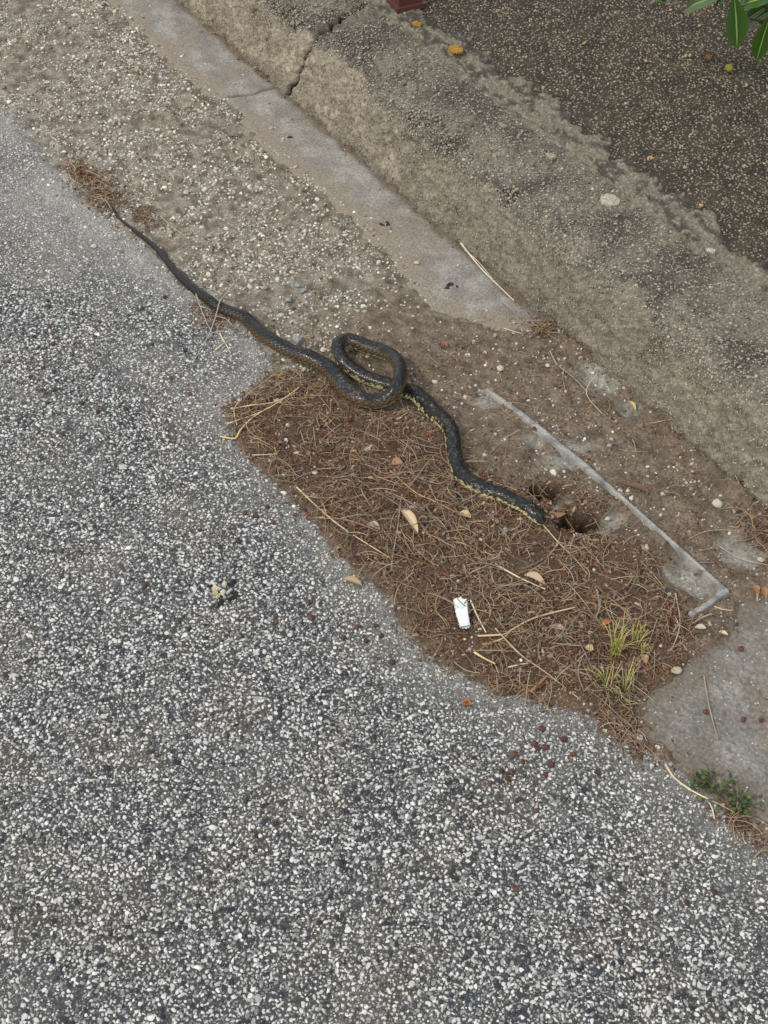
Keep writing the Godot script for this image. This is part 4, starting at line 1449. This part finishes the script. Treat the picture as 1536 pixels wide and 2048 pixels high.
func _leaves_and_scraps():
	var tan := Color(0.46, 0.34, 0.20)
	var red := Color(0.24, 0.11, 0.055)
	for e in [
		["pale folded dry leaf pointing up beside the litter's grey stem", 803, 1020, 836, 1068, 14, 4, 9, 0.65, Color(0.55, 0.45, 0.31), Color(0.46, 0.31, 0.17)],
		["curled tan leaf roll in the middle of the litter", 1048, 1152, 1090, 1172, 13, 4, 8, 0.9, Color(0.50, 0.39, 0.27), Color(0.36, 0.26, 0.17)],
		["small yellow dry leaf at the end of the reddish stem", 918, 1026, 942, 1036, 12, 4, 6, 0.5, Color(0.50, 0.36, 0.16), tan],
		["brown crumpled leaf left of the snake's front bend", 782, 930, 806, 928, 16, 3, 6, 0.5, Color(0.33, 0.21, 0.12), Color(0.25, 0.15, 0.09)],
		["small tan leaf lying among grass stems", 1285, 1310, 1292, 1330, 10, 4, 6, 0.5, Color(0.42, 0.28, 0.15), tan],
		["brown leaf fragment on the road below the litter", 686, 1158, 724, 1170, 11, 2, 5, 0.6, Color(0.40, 0.29, 0.18), Color(0.30, 0.20, 0.11)],
		["orange-brown leaf scrap at the road edge of litter", 922, 1408, 944, 1410, 10, 2, 5, 0.6, Color(0.36, 0.14, 0.06), Color(0.28, 0.12, 0.05)],
		["red-orange leaf splinter left of the grass", 1202, 1254, 1222, 1244, 8, 5, 7, 0.5, Color(0.42, 0.14, 0.06), Color(0.33, 0.12, 0.05)],
		["tan leaf scrap lying left of the lower grass", 1170, 1296, 1186, 1302, 11, 4, 5, 0.3, Color(0.52, 0.40, 0.24), tan],
		["pale leaf shard near the lower frame end", 1390, 1254, 1412, 1258, 9, 3, 4, 0.3, Color(0.48, 0.42, 0.35), Color(0.40, 0.34, 0.27)],
		["long pale chip of bark below the frame corner", 1438, 1262, 1456, 1270, 6, 3, 3, 0.3, Color(0.60, 0.54, 0.43), tan],
		["dry grey leaf in the litter near the grey stem", 735, 1048, 760, 1062, 12, 4, 6, 0.5, Color(0.40, 0.35, 0.28), Color(0.32, 0.27, 0.2)],
		["greyish wood splinter by the second forked twig end", 1100, 1255, 1132, 1264, 9, 4, 5, 0.4, Color(0.42, 0.36, 0.28), Color(0.34, 0.28, 0.2)],
		["reddish leaf bit on dirt above the metal frame", 882, 682, 895, 690, 8, 3, 4, 0.4, red, red],
		["curled brown leaf on the dirt right of the kerb straw", 1250, 968, 1300, 985, 12, 3, 4, 0.3, Color(0.16, 0.10, 0.06), Color(0.12, 0.075, 0.05)],
		["small yellow leaf at the kerb foot", 1258, 800, 1272, 815, 8, 4, 8, 0.6, Color(0.44, 0.34, 0.12), tan]]:
		var o := obj("dry_leaf", blade(lay(e[1], e[2], e[6]), lay(e[3], e[4], e[7]), e[5] * 0.001, Vector3.UP, e[8], 0.12, e[9], e[10]), m_plain)
		tag(o, e[0], "dry leaf")
	# white paper strip with a torn end and a fold line
	var p := thing("paper_scrap", "white paper strip with torn end lying on the pine litter", "paper")
	var corners := outline([906, 1207, 911, 1205, 918, 1204, 921, 1201, 924, 1205, 927, 1207, 933, 1206, 934, 1209, 936, 1235, 940, 1258, 938, 1262, 928, 1264, 920, 1262, 913, 1240])
	obj("paper", slab(corners, 0.011, 0.0010, 0.0008, Color(0.66, 0.69, 0.69)), m_plain, p)
	obj("crease", tube([survey(915.5, 1256, 0.0112), survey(938, 1251, 0.0112)], [0.0005, 0.0005], 5), stone_mat(Color(0.05, 0.05, 0.05)), p)
	# crumbled cream lump on the road
	var lump := thing("crumbled_lump", "crumbled cream-white lump with black bits squashed on the road", "lump")
	var cr := []
	for i in 4: cr.append(stone(2, 5, Vector3(1.0, 0.7, 0.9), false, 0.5))
	for i in 8:
		var a := rng.randf() * TAU
		var r := sqrt(rng.randf()) * 18.0
		var w := survey(443 + cos(a) * r, 1183 + sin(a) * r * 0.75, 0.004)
		var sz := rng.randf_range(0.0032, 0.0065)
		var q := obj("crumb", cr[i % 4], stone_mat([Color(0.66, 0.60, 0.44), Color(0.72, 0.69, 0.58), Color(0.58, 0.47, 0.26)][i % 3]), lump)
		q.transform = Transform3D(Basis.from_euler(Vector3(rng.randf() * 3, rng.randf() * 6, 0)).scaled_local(Vector3(1, 0.8, 1) * sz), Vector3(w.x, asphalt_h(w.x, w.z) + sz * 0.4 + rng.randf() * 0.002, w.z))
	for b in [[466, 1168], [470, 1190], [441, 1206], [462, 1197], [424, 1176]]:
		var w := survey(b[0], b[1], 0.002)
		var q := obj("black_bit", cr[b[0] % 4], stone_mat(Color(0.012, 0.011, 0.01)), lump)
		q.transform = Transform3D(Basis.from_euler(Vector3(0.2, b[0], 0)).scaled_local(Vector3(0.007, 0.003, 0.0045)), Vector3(w.x, asphalt_h(w.x, w.z) + 0.0015, w.z))
	# flakes and bits
	for e in [[556, 804, 7.0, Color(0.74, 0.72, 0.66), "white shell flake lying beside the yellow straw bundle"], [573, 882, 4.5, Color(0.70, 0.70, 0.66), "tiny white flake on the left part of the litter"], [1278, 1476, 7.0, Color(0.46, 0.46, 0.44), "whitish fluff spot at the seam of road and slab"], [508, 844, 4.0, Color(0.72, 0.68, 0.6), "tiny white chip under the yellow straw bundle"], [1180, 1268, 4.5, Color(0.76, 0.75, 0.70), "small white chip beside the red leaf splinter"], [1525, 1112, 6.0, Color(0.66, 0.6, 0.5), "white stick bit at the right picture edge"], [246, 934, 7.5, Color(0.55, 0.55, 0.53), "whitish fleck pressed into the road at left"]]:
		var w := survey(e[0], e[1], 0.003)
		var o := obj("white_flake", stone(2, 7, Vector3(1.0, 0.32, 0.7) * e[2] * 0.001, false, 0.5), stone_mat(e[3]))
		o.position = Vector3(w.x, ground_y(w.x, w.z) + e[2] * 0.0003 + 0.001, w.z)
		o.rotation.y = e[0] * 0.7
		tag(o, e[4], "flake")
	# split dry fruit husk by the slab
	var hk := thing("seed_husk", "split dry orange seed husk lying at the slab's upper edge", "seed husk")
	for s in [[1506, 1186, 0.4], [1522, 1190, -0.5]]:
		var w := survey(s[0], s[1], 0.006)
		var q := obj("husk_half", blade(Vector3(w.x - 0.003, 0.003, w.z - 0.009), Vector3(w.x + 0.004, 0.003, w.z + 0.009), 0.013, Vector3.UP, 1.1, 0.2, Color(0.17, 0.07, 0.035), Color(0.36, 0.24, 0.14)), m_plain, hk)
		q.position.y = 0.004
	obj("husk_stem", stalk_mesh([[1508, 1172, 8], [1514, 1188, 10], [1515, 1202, 6]], 0.0011, 0.0008, Color(0.42, 0.36, 0.22)), m_straw, hk)
	# dark droppings on the gutter
	for e in [[772, 447, "black dropping flattened on the grey gutter strip"], [900, 570, "dark smear of droppings near the gutter's lower end"], [580, 273, "tiny dark speck-like dropping on the upper gutter strip"]]:
		var w := survey(e[0], e[1])
		var o := thing("dropping", e[2], "dropping", Vector3(w.x, -0.001, w.z))
		for i in (5 if e[0] > 600 else 2):
			var q := obj("dropping_piece", stone(1, 3, Vector3(0.005, 0.0016, 0.003) * rng.randf_range(0.6, 1.1), true, 0.3), stone_mat(Color(0.03, 0.026, 0.022)), o)
			q.position = Vector3(rng.randfn() * 0.005, 0.001, rng.randfn() * 0.004)
			q.rotation.y = rng.randf() * 6.0
	# lichen on the kerb and the mortar
	for e in [
		[[896, 93, 903, 89, 915, 90, 927, 96, 926, 103, 915, 105, 903, 103], TOP + 0.006, Color(0.50, 0.28, 0.055), "larger orange lichen rosette on the mortar behind the kerb"],
		[[823, 42, 833, 40, 845, 45, 840, 51, 828, 49], TOP + 0.006, Color(0.46, 0.26, 0.06), "smaller orange lichen rosette nearest the brown post"],
		[[1202, 392, 1213, 386, 1230, 389, 1242, 399, 1238, 408, 1222, 411, 1205, 407, 1199, 400], TOP + 0.004, Color(0.56, 0.53, 0.42), "large whitish lichen patch on the kerb top"],
		[[1412, 496, 1422, 494, 1432, 500, 1430, 505, 1418, 503], TOP + 0.006, Color(0.62, 0.59, 0.5), "small white lichen spot on the mortar at right"],
		[[1090, 305, 1105, 306, 1114, 313, 1104, 317, 1094, 312], TOP + 0.006, Color(0.46, 0.42, 0.31), "cream lichen smear at the kerb's mortar seam"],
		[[995, 242, 1008, 246, 1015, 252, 1004, 254], TOP + 0.005, Color(0.42, 0.38, 0.3), "pale narrow lichen fleck on the kerb top"]]:
		var o := obj("lichen", slab(outline(e[0], e[1]), e[1], 0.0022, 0.0012, e[2]), m_kerb)
		tag(o, e[3], "lichen")

func slab(poly: PackedVector2Array, y: float, thick: float, wave: float, col: Color) -> ArrayMesh:
	# a thin sheet of an outline, with thickness and a slight wave
	var lo := poly[0]
	var hi := poly[0]
	for p in poly:
		lo = lo.min(p); hi = hi.max(p)
	var f := field(poly, lo.x - 0.006, hi.x + 0.006, lo.y - 0.006, hi.y + 0.006, 0.001)
	var h := func(x: float, z: float) -> float:
		return y + wave * nb.get_noise_2d(x + 2.0, z) + wave * 0.4 * nc.get_noise_2d(x, z) - clampf((0.0004 - at(f, x, z)) * 6.0, 0.0, thick * 4.0)
	var c := func(x: float, z: float, _y: float) -> Color:
		var k := 1.0 + 0.12 * nc.get_noise_2d(x, z)
		return Color(col.r * k, col.g * k, col.b * k)
	var keep := func(x: float, z: float) -> bool:
		return at(f, x, z) > -0.0009
	return sheet(lo.x - 0.004, hi.x + 0.004, lo.y - 0.004, hi.y + 0.004, 0.001, h, c, keep)

# ==================================================================== plants
func tuft(label: String, px: float, py: float, blades: int, height: float, spread: float, lean: Vector3, young: Color, old: Color, ground := -1.0):
	var w := survey(px, py)
	if ground > 0.0: w = survey(px, py, ground)
	var root := Vector3(w.x, ground if ground > 0.0 else ground_y(w.x, w.z), w.z)
	var o := thing("grass_tuft", label, "grass tuft", root)
	for i in blades:
		var a := rng.randf() * TAU
		var out := Vector3(cos(a), 0, sin(a)) * spread * rng.randf_range(0.2, 1.0) + lean * rng.randf_range(0.6, 1.2)
		var h := height * rng.randf_range(0.5, 1.0)
		var base := Vector3(rng.randfn() * 0.004, -0.002, rng.randfn() * 0.004)
		var p := []
		var r := []
		var c := []
		var col := mixc(young, old, rng.randf()) if rng.randf() < 0.8 else Color(0.36, 0.27, 0.13)
		for k in 8:
			var t := k / 7.0
			p.append(base + Vector3(0, h * (t - 0.35 * t * t), 0) + out * t * t)
			r.append(0.0014 * (1.0 - t * 0.75))
			c.append(mixc(col, Color(0.50, 0.42, 0.16), t * (0.3 + 0.7 * rng.randf())))
		obj("blade", tube(p, r, 5, 0.45, c), m_leaf_soft(), o)

var _soft: StandardMaterial3D
func m_leaf_soft() -> StandardMaterial3D:
	if _soft == null:
		_soft = m_leaf.duplicate()
		_soft.roughness = 0.6
	return _soft

func _plants():
	var green := Color(0.085, 0.145, 0.035)
	var lime := Color(0.24, 0.28, 0.055)
	var dry := Color(0.42, 0.34, 0.15)
	var dark := Color(0.05, 0.085, 0.03)
	tuft("tallest green grass tuft with yellow tips in the lower litter", 1228, 1314, 24, 0.10, 0.035, Vector3(0.0, 0, -0.012), green, lime)
	tuft("short cropped yellow-green grass tuft nearest the frame end", 1270, 1288, 15, 0.055, 0.014, Vector3(0.006, 0, -0.01), lime, green)
	tuft("small yellowish grass tuft right of the tallest one", 1288, 1308, 12, 0.03, 0.014, Vector3(0.004, 0, -0.004), lime, dry)
	tuft("low dark green grass clump at the litter's bottom edge", 1210, 1378, 14, 0.05, 0.018, Vector3(-0.004, 0, -0.012), dark, green)
	tuft("blue-green grass clump beside the litter's bottom edge", 1252, 1385, 11, 0.06, 0.02, Vector3(0.004, 0, -0.02), Color(0.07, 0.11, 0.06), green)
	tuft("spreading low grass seedling by the road edge below litter", 1236, 1402, 9, 0.03, 0.03, Vector3.ZERO, dark, green)
	tuft("thin green grass sprouting at the verge corner beside the loop", 550, 752, 9, 0.02, 0.014, Vector3(0.006, 0, -0.004), green, dry)
	tuft("small green grass sprigs in the left litter", 545, 908, 7, 0.018, 0.016, Vector3.ZERO, green, dry)
	tuft("mossy green sprigs at the far left gravel clump", 152, 335, 12, 0.014, 0.018, Vector3.ZERO, Color(0.10, 0.11, 0.035), dry)
	tuft("single green blade growing from the kerb joint", 711, 22, 3, 0.03, 0.006, Vector3.ZERO, Color(0.16, 0.26, 0.05), lime, TOP - 0.006)
	tuft("dry straw-coloured tuft at the end of the gutter strip", 1084, 655, 13, 0.022, 0.022, Vector3(0.004, 0, 0.006), dry, Color(0.26, 0.15, 0.07))
	# small-leaved green weeds in the seam at the lower right
	var disc := stone(1, 0, Vector3(1.0, 0.28, 0.8), true)
	for e in [["bushy green weed in the seam between road and slab", 1432, 1583, 46, 0.034], ["small green weed sprig lower in the slab seam", 1488, 1612, 24, 0.022], ["tiny green weed sprout above the seam's bushy weed", 1412, 1562, 16, 0.016]]:
		var w := survey(e[1], e[2])
		var o := thing("weed", e[0], "weed", Vector3(w.x, ground_y(w.x, w.z), w.z))
		var mats := [stone_mat(Color(0.075, 0.125, 0.03)), stone_mat(Color(0.11, 0.16, 0.04)), stone_mat(Color(0.045, 0.08, 0.022))]
		for i in 6:
			var a := i * TAU / 6.0 + rng.randf()
			obj("stem", tube([Vector3.ZERO, Vector3(cos(a), 0.6, sin(a)) * e[4] * 0.5, Vector3(cos(a), 0.45, sin(a)) * e[4]], [0.0009, 0.0007, 0.0005], 5), stone_mat(Color(0.10, 0.09, 0.04)), o)
		for i in e[3]:
			var a := rng.randf() * TAU
			var r: float = sqrt(rng.randf()) * e[4]
			var q := obj("leaf", disc, mats[i % 3], o)
			var sz := rng.randf_range(0.0022, 0.0042)
			q.transform = Transform3D(Basis.from_euler(Vector3(rng.randfn() * 0.5, rng.randf() * 6.0, rng.randfn() * 0.5)).scaled_local(Vector3.ONE * sz), Vector3(cos(a) * r, 0.003 + rng.randf() * 0.012, sin(a) * r * 0.8))

func _shrub():
	# glossy-leaved shrub growing on the far side of the pavement; its lowest leaves hang into the picture
	var o := thing("shrub", "glossy green-leaved shrub overhanging the pavement's top right corner", "shrub")
	var g0 := Color(0.016, 0.055, 0.007)
	var g1 := Color(0.026, 0.082, 0.010)
	var ylw := Color(0.19, 0.23, 0.07)
	var rib := Color(0.26, 0.34, 0.12)
	# lowest leaves: base and tip as surveyed, with the height of each in metres, and width in metres
	var seen := [
		[1468, -14, 0.36, 1474, 95, 0.27, 0.040, 0.60, 0.25], [1545, 18, 0.34, 1513, 121, 0.24, 0.030, 0.62, 0.2], [1466, -14, 0.33, 1368, 21, 0.26, 0.050, 0.6, 0.2], [1560, -10, 0.36, 1478, 12, 0.33, 0.034, 0.55, 0.2],
		[1545, 8, 0.30, 1486, 47, 0.25, 0.026, 0.55, 0.4], [1400, -60, 0.34, 1312, 2, 0.28, 0.036, 0.6, 0.15], [1580, 30, 0.30, 1534, 66, 0.25, 0.03, 0.6, 0.2], [1530, -50, 0.38, 1440, -20, 0.33, 0.04, 0.6, 0.2],
		[1480, -22, 0.35, 1428, 14, 0.29, 0.036, 0.6, 0.2], [1590, -20, 0.36, 1500, 8, 0.31, 0.042, 0.6, 0.15], [1360, -40, 0.33, 1318, 4, 0.27, 0.034, 0.6, 0.2], [1494, -14, 0.34, 1562, 42, 0.27, 0.034, 0.64, 0.2], [1560, 14, 0.29, 1493, 52, 0.24, 0.028, 0.6, 0.3], [1570, 40, 0.26, 1540, 90, 0.20, 0.03, 0.64, 0.2]]
	for e in [[1590, 70, 0.24, 1500, 38, 0.30], [1580, 40, 0.28, 1462, -8, 0.35], [1560, 90, 0.20, 1520, 44, 0.27]]:
		var a0 := survey(e[0], e[1], e[2])
		var b0 := survey(e[3], e[4], e[5])
		obj("twig", tube([a0, a0.lerp(b0, 0.5) + Vector3(0, 0.008, 0), b0], [0.0034, 0.0028, 0.0018], 6), stone_mat(Color(0.12, 0.075, 0.05)), o)
	for e in seen:
		var b := survey(e[0], e[1], e[2])
		var t := survey(e[3], e[4], e[5])
		var mid: Color = mixc(g0, g1, rng.randf())
		obj("leaf", blade(b, t, e[6], Vector3(-0.15, 1, 0.5).normalized(), e[8], 0.05, mid, mixc(mid, ylw, 0.2), e[7], rib), m_leaf, o)
	# trunk, branches and the rest of the crown, outside the picture
	var foot := Vector3(1.36, TOP - 0.01, -3.02)
	var bark := stone_mat(Color(0.13, 0.085, 0.055))
	var heads := [survey(1468, -20, 0.37), survey(1550, 14, 0.35), survey(1450, -40, 0.36), survey(1575, -10, 0.37), Vector3(1.25, 0.75, -2.9), Vector3(1.5, 0.8, -2.85), Vector3(1.3, 0.95, -3.3), Vector3(1.65, 0.7, -3.2), Vector3(1.05, 0.62, -3.25), Vector3(1.45, 1.1, -3.1)]
	for h in heads:
		var m: Vector3 = foot.lerp(h, 0.5) + Vector3(0, 0.10, 0)
		obj("branch", tube(curve_through([foot, m, h], 0.03), _taper(curve_through([foot, m, h], 0.03).size(), 0.011, 0.004), 7), bark, o)
	for k in range(4, heads.size()):
		for i in 13:
			var a := i * 2.4
			var d := Vector3(cos(a), rng.randf_range(-0.6, 0.9), sin(a)).normalized()
			var h: Vector3 = heads[k] - Vector3(0, 0.03, 0) * (i % 4)
			var mid := mixc(g0, g1, rng.randf())
			obj("leaf", blade(h, h + d * rng.randf_range(0.09, 0.13), 0.038, Vector3.UP, 0.2, 0.06, mid, mixc(mid, ylw, 0.2), 0.62, rib), m_leaf, o)

	var fol := Scatter.new(2)
	var kinds := []
	for i in 2:
		kinds.append(blade(Vector3.ZERO, Vector3(0.115, 0.0, 0.0), 0.036, Vector3.UP, 0.2, 0.05, Color(1, 1, 1), Color(1, 1, 1), 0.62))
	var cnt := 0
	while cnt < 6500:
		cnt += 1
		var sv := rng.randf_range(-1.6, 2.6)
		var ang := rng.randf() * TAU
		var rad := sqrt(rng.randf_range(0.35, 1.0))
		var hh := 1.15 + 1.0 * rad * sin(ang) * (1.0 + 0.25 * na.get_noise_2d(sv * 0.4, 1.0))
		var qq := 2.15 + 0.62 * rad * cos(ang)
		var w := KERB_ORIGIN + KERB_D * sv + KERB_N * qq + Vector3(0, TOP + hh, 0)
		if framed(w):
			continue
		var gcol := jitter(mixc(g0, g1, rng.randf()), 0.7, 1.3)
		fol.put(cnt % 2, Basis.from_euler(Vector3(rng.randfn() * 0.6, rng.randf() * TAU, rng.randfn() * 0.6)), w, gcol)
	scatter_out(fol, kinds, m_leaf, "foliage", o)
	for i in 5:
		var a := KERB_ORIGIN + KERB_D * (-1.2 + i * 0.85) + KERB_N * 2.15 + Vector3(0, TOP - 0.01, 0)
		var b2 := a + Vector3(rng.randf_range(-0.2, 0.2), 1.5, rng.randf_range(-0.2, 0.2))
		obj("branch", tube(curve_through([a, a.lerp(b2, 0.5) + Vector3(0.05, 0, 0.04), b2], 0.05), _taper(curve_through([a, a.lerp(b2, 0.5) + Vector3(0.05, 0, 0.04), b2], 0.05).size(), 0.02, 0.006), 8), bark, o)

func framed(w: Vector3) -> bool:
	# whether a leaf there would hang into the photograph, where only the surveyed leaves do
	var t := deg_to_rad(TILT)
	var p := w - Vector3(0, EYE, 0)
	var depth := p.y * -sin(t) + p.z * -cos(t)
	if depth < 0.1: return false
	var f := 1.0 / tan(deg_to_rad(FOV * 0.5))
	var u := (p.y * cos(t) - p.z * sin(t)) / depth * f
	var a := p.x / depth * f / 0.75
	return absf(u) < 1.13 and absf(a) < 1.13

func _taper(n: int, a: float, b: float) -> Array:
	var out := []
	for i in n:
		out.append(lerpf(a, b, float(i) / maxi(n - 1, 1)))
	return out

func placed_label(what: String, marks: Array, px: float, py: float, counts: Dictionary) -> String:
	# says which one by the landmark it lies nearest to, the side of it, and how near compared with its likes
	var best := 1e9
	var text := ""
	for m in marks:
		var d := Vector2(px - m[1], py - m[2])
		if d.length() < best:
			best = d.length()
			text = ("left of " if d.x < 0 else "right of ") + m[0] if absf(d.x) > absf(d.y) else ("beyond " if d.y < 0 else "in front of ") + m[0]
	counts[text] = counts.get(text, 0) + 1
	var rank: String = ["nearest", "second nearest", "third nearest", "fourth nearest", "fifth nearest", "sixth nearest", "seventh nearest", "eighth nearest", "ninth nearest", "tenth nearest", "eleventh nearest", "twelfth nearest"][mini(counts[text] - 1, 11)]
	return what + ", " + rank + " one " + text

func by_distance(pts: Array, marks: Array) -> Array:
	# nearest to their landmark first, so that ranks count outwards
	var out := pts.duplicate()
	var key := func(p) -> float:
		var best := 1e9
		for m in marks:
			best = minf(best, Vector2(p[0] - m[1], p[1] - m[2]).length())
		return best
	out.sort_custom(func(a, b): return key.call(a) < key.call(b))
	return out

func _post():
	var w := survey(822, 17, TOP + 0.004)
	var o := thing("post", "reddish-brown square post standing on the mortar behind the kerb", "post", Vector3(w.x, TOP - 0.002, w.z))
	var m := StandardMaterial3D.new()
	m.albedo_color = Color(0.085, 0.030, 0.022).linear_to_srgb()
	m.roughness = 0.55
	var b := Basis(Vector3.UP, deg_to_rad(24.0))
	var off := b * Vector3(0.002, 0, -0.032)
	for e in [["shaft", 0.052, 0.9, 0.45], ["foot_plate", 0.066, 0.010, 0.006]]:
		var c := CSGBox3D.new()
		c.name = e[0]
		c.size = Vector3(e[1], e[2], e[1])
		c.material = m
		c.transform = Transform3D(b, off + Vector3(0, e[3], 0))
		o.add_child(c, true)
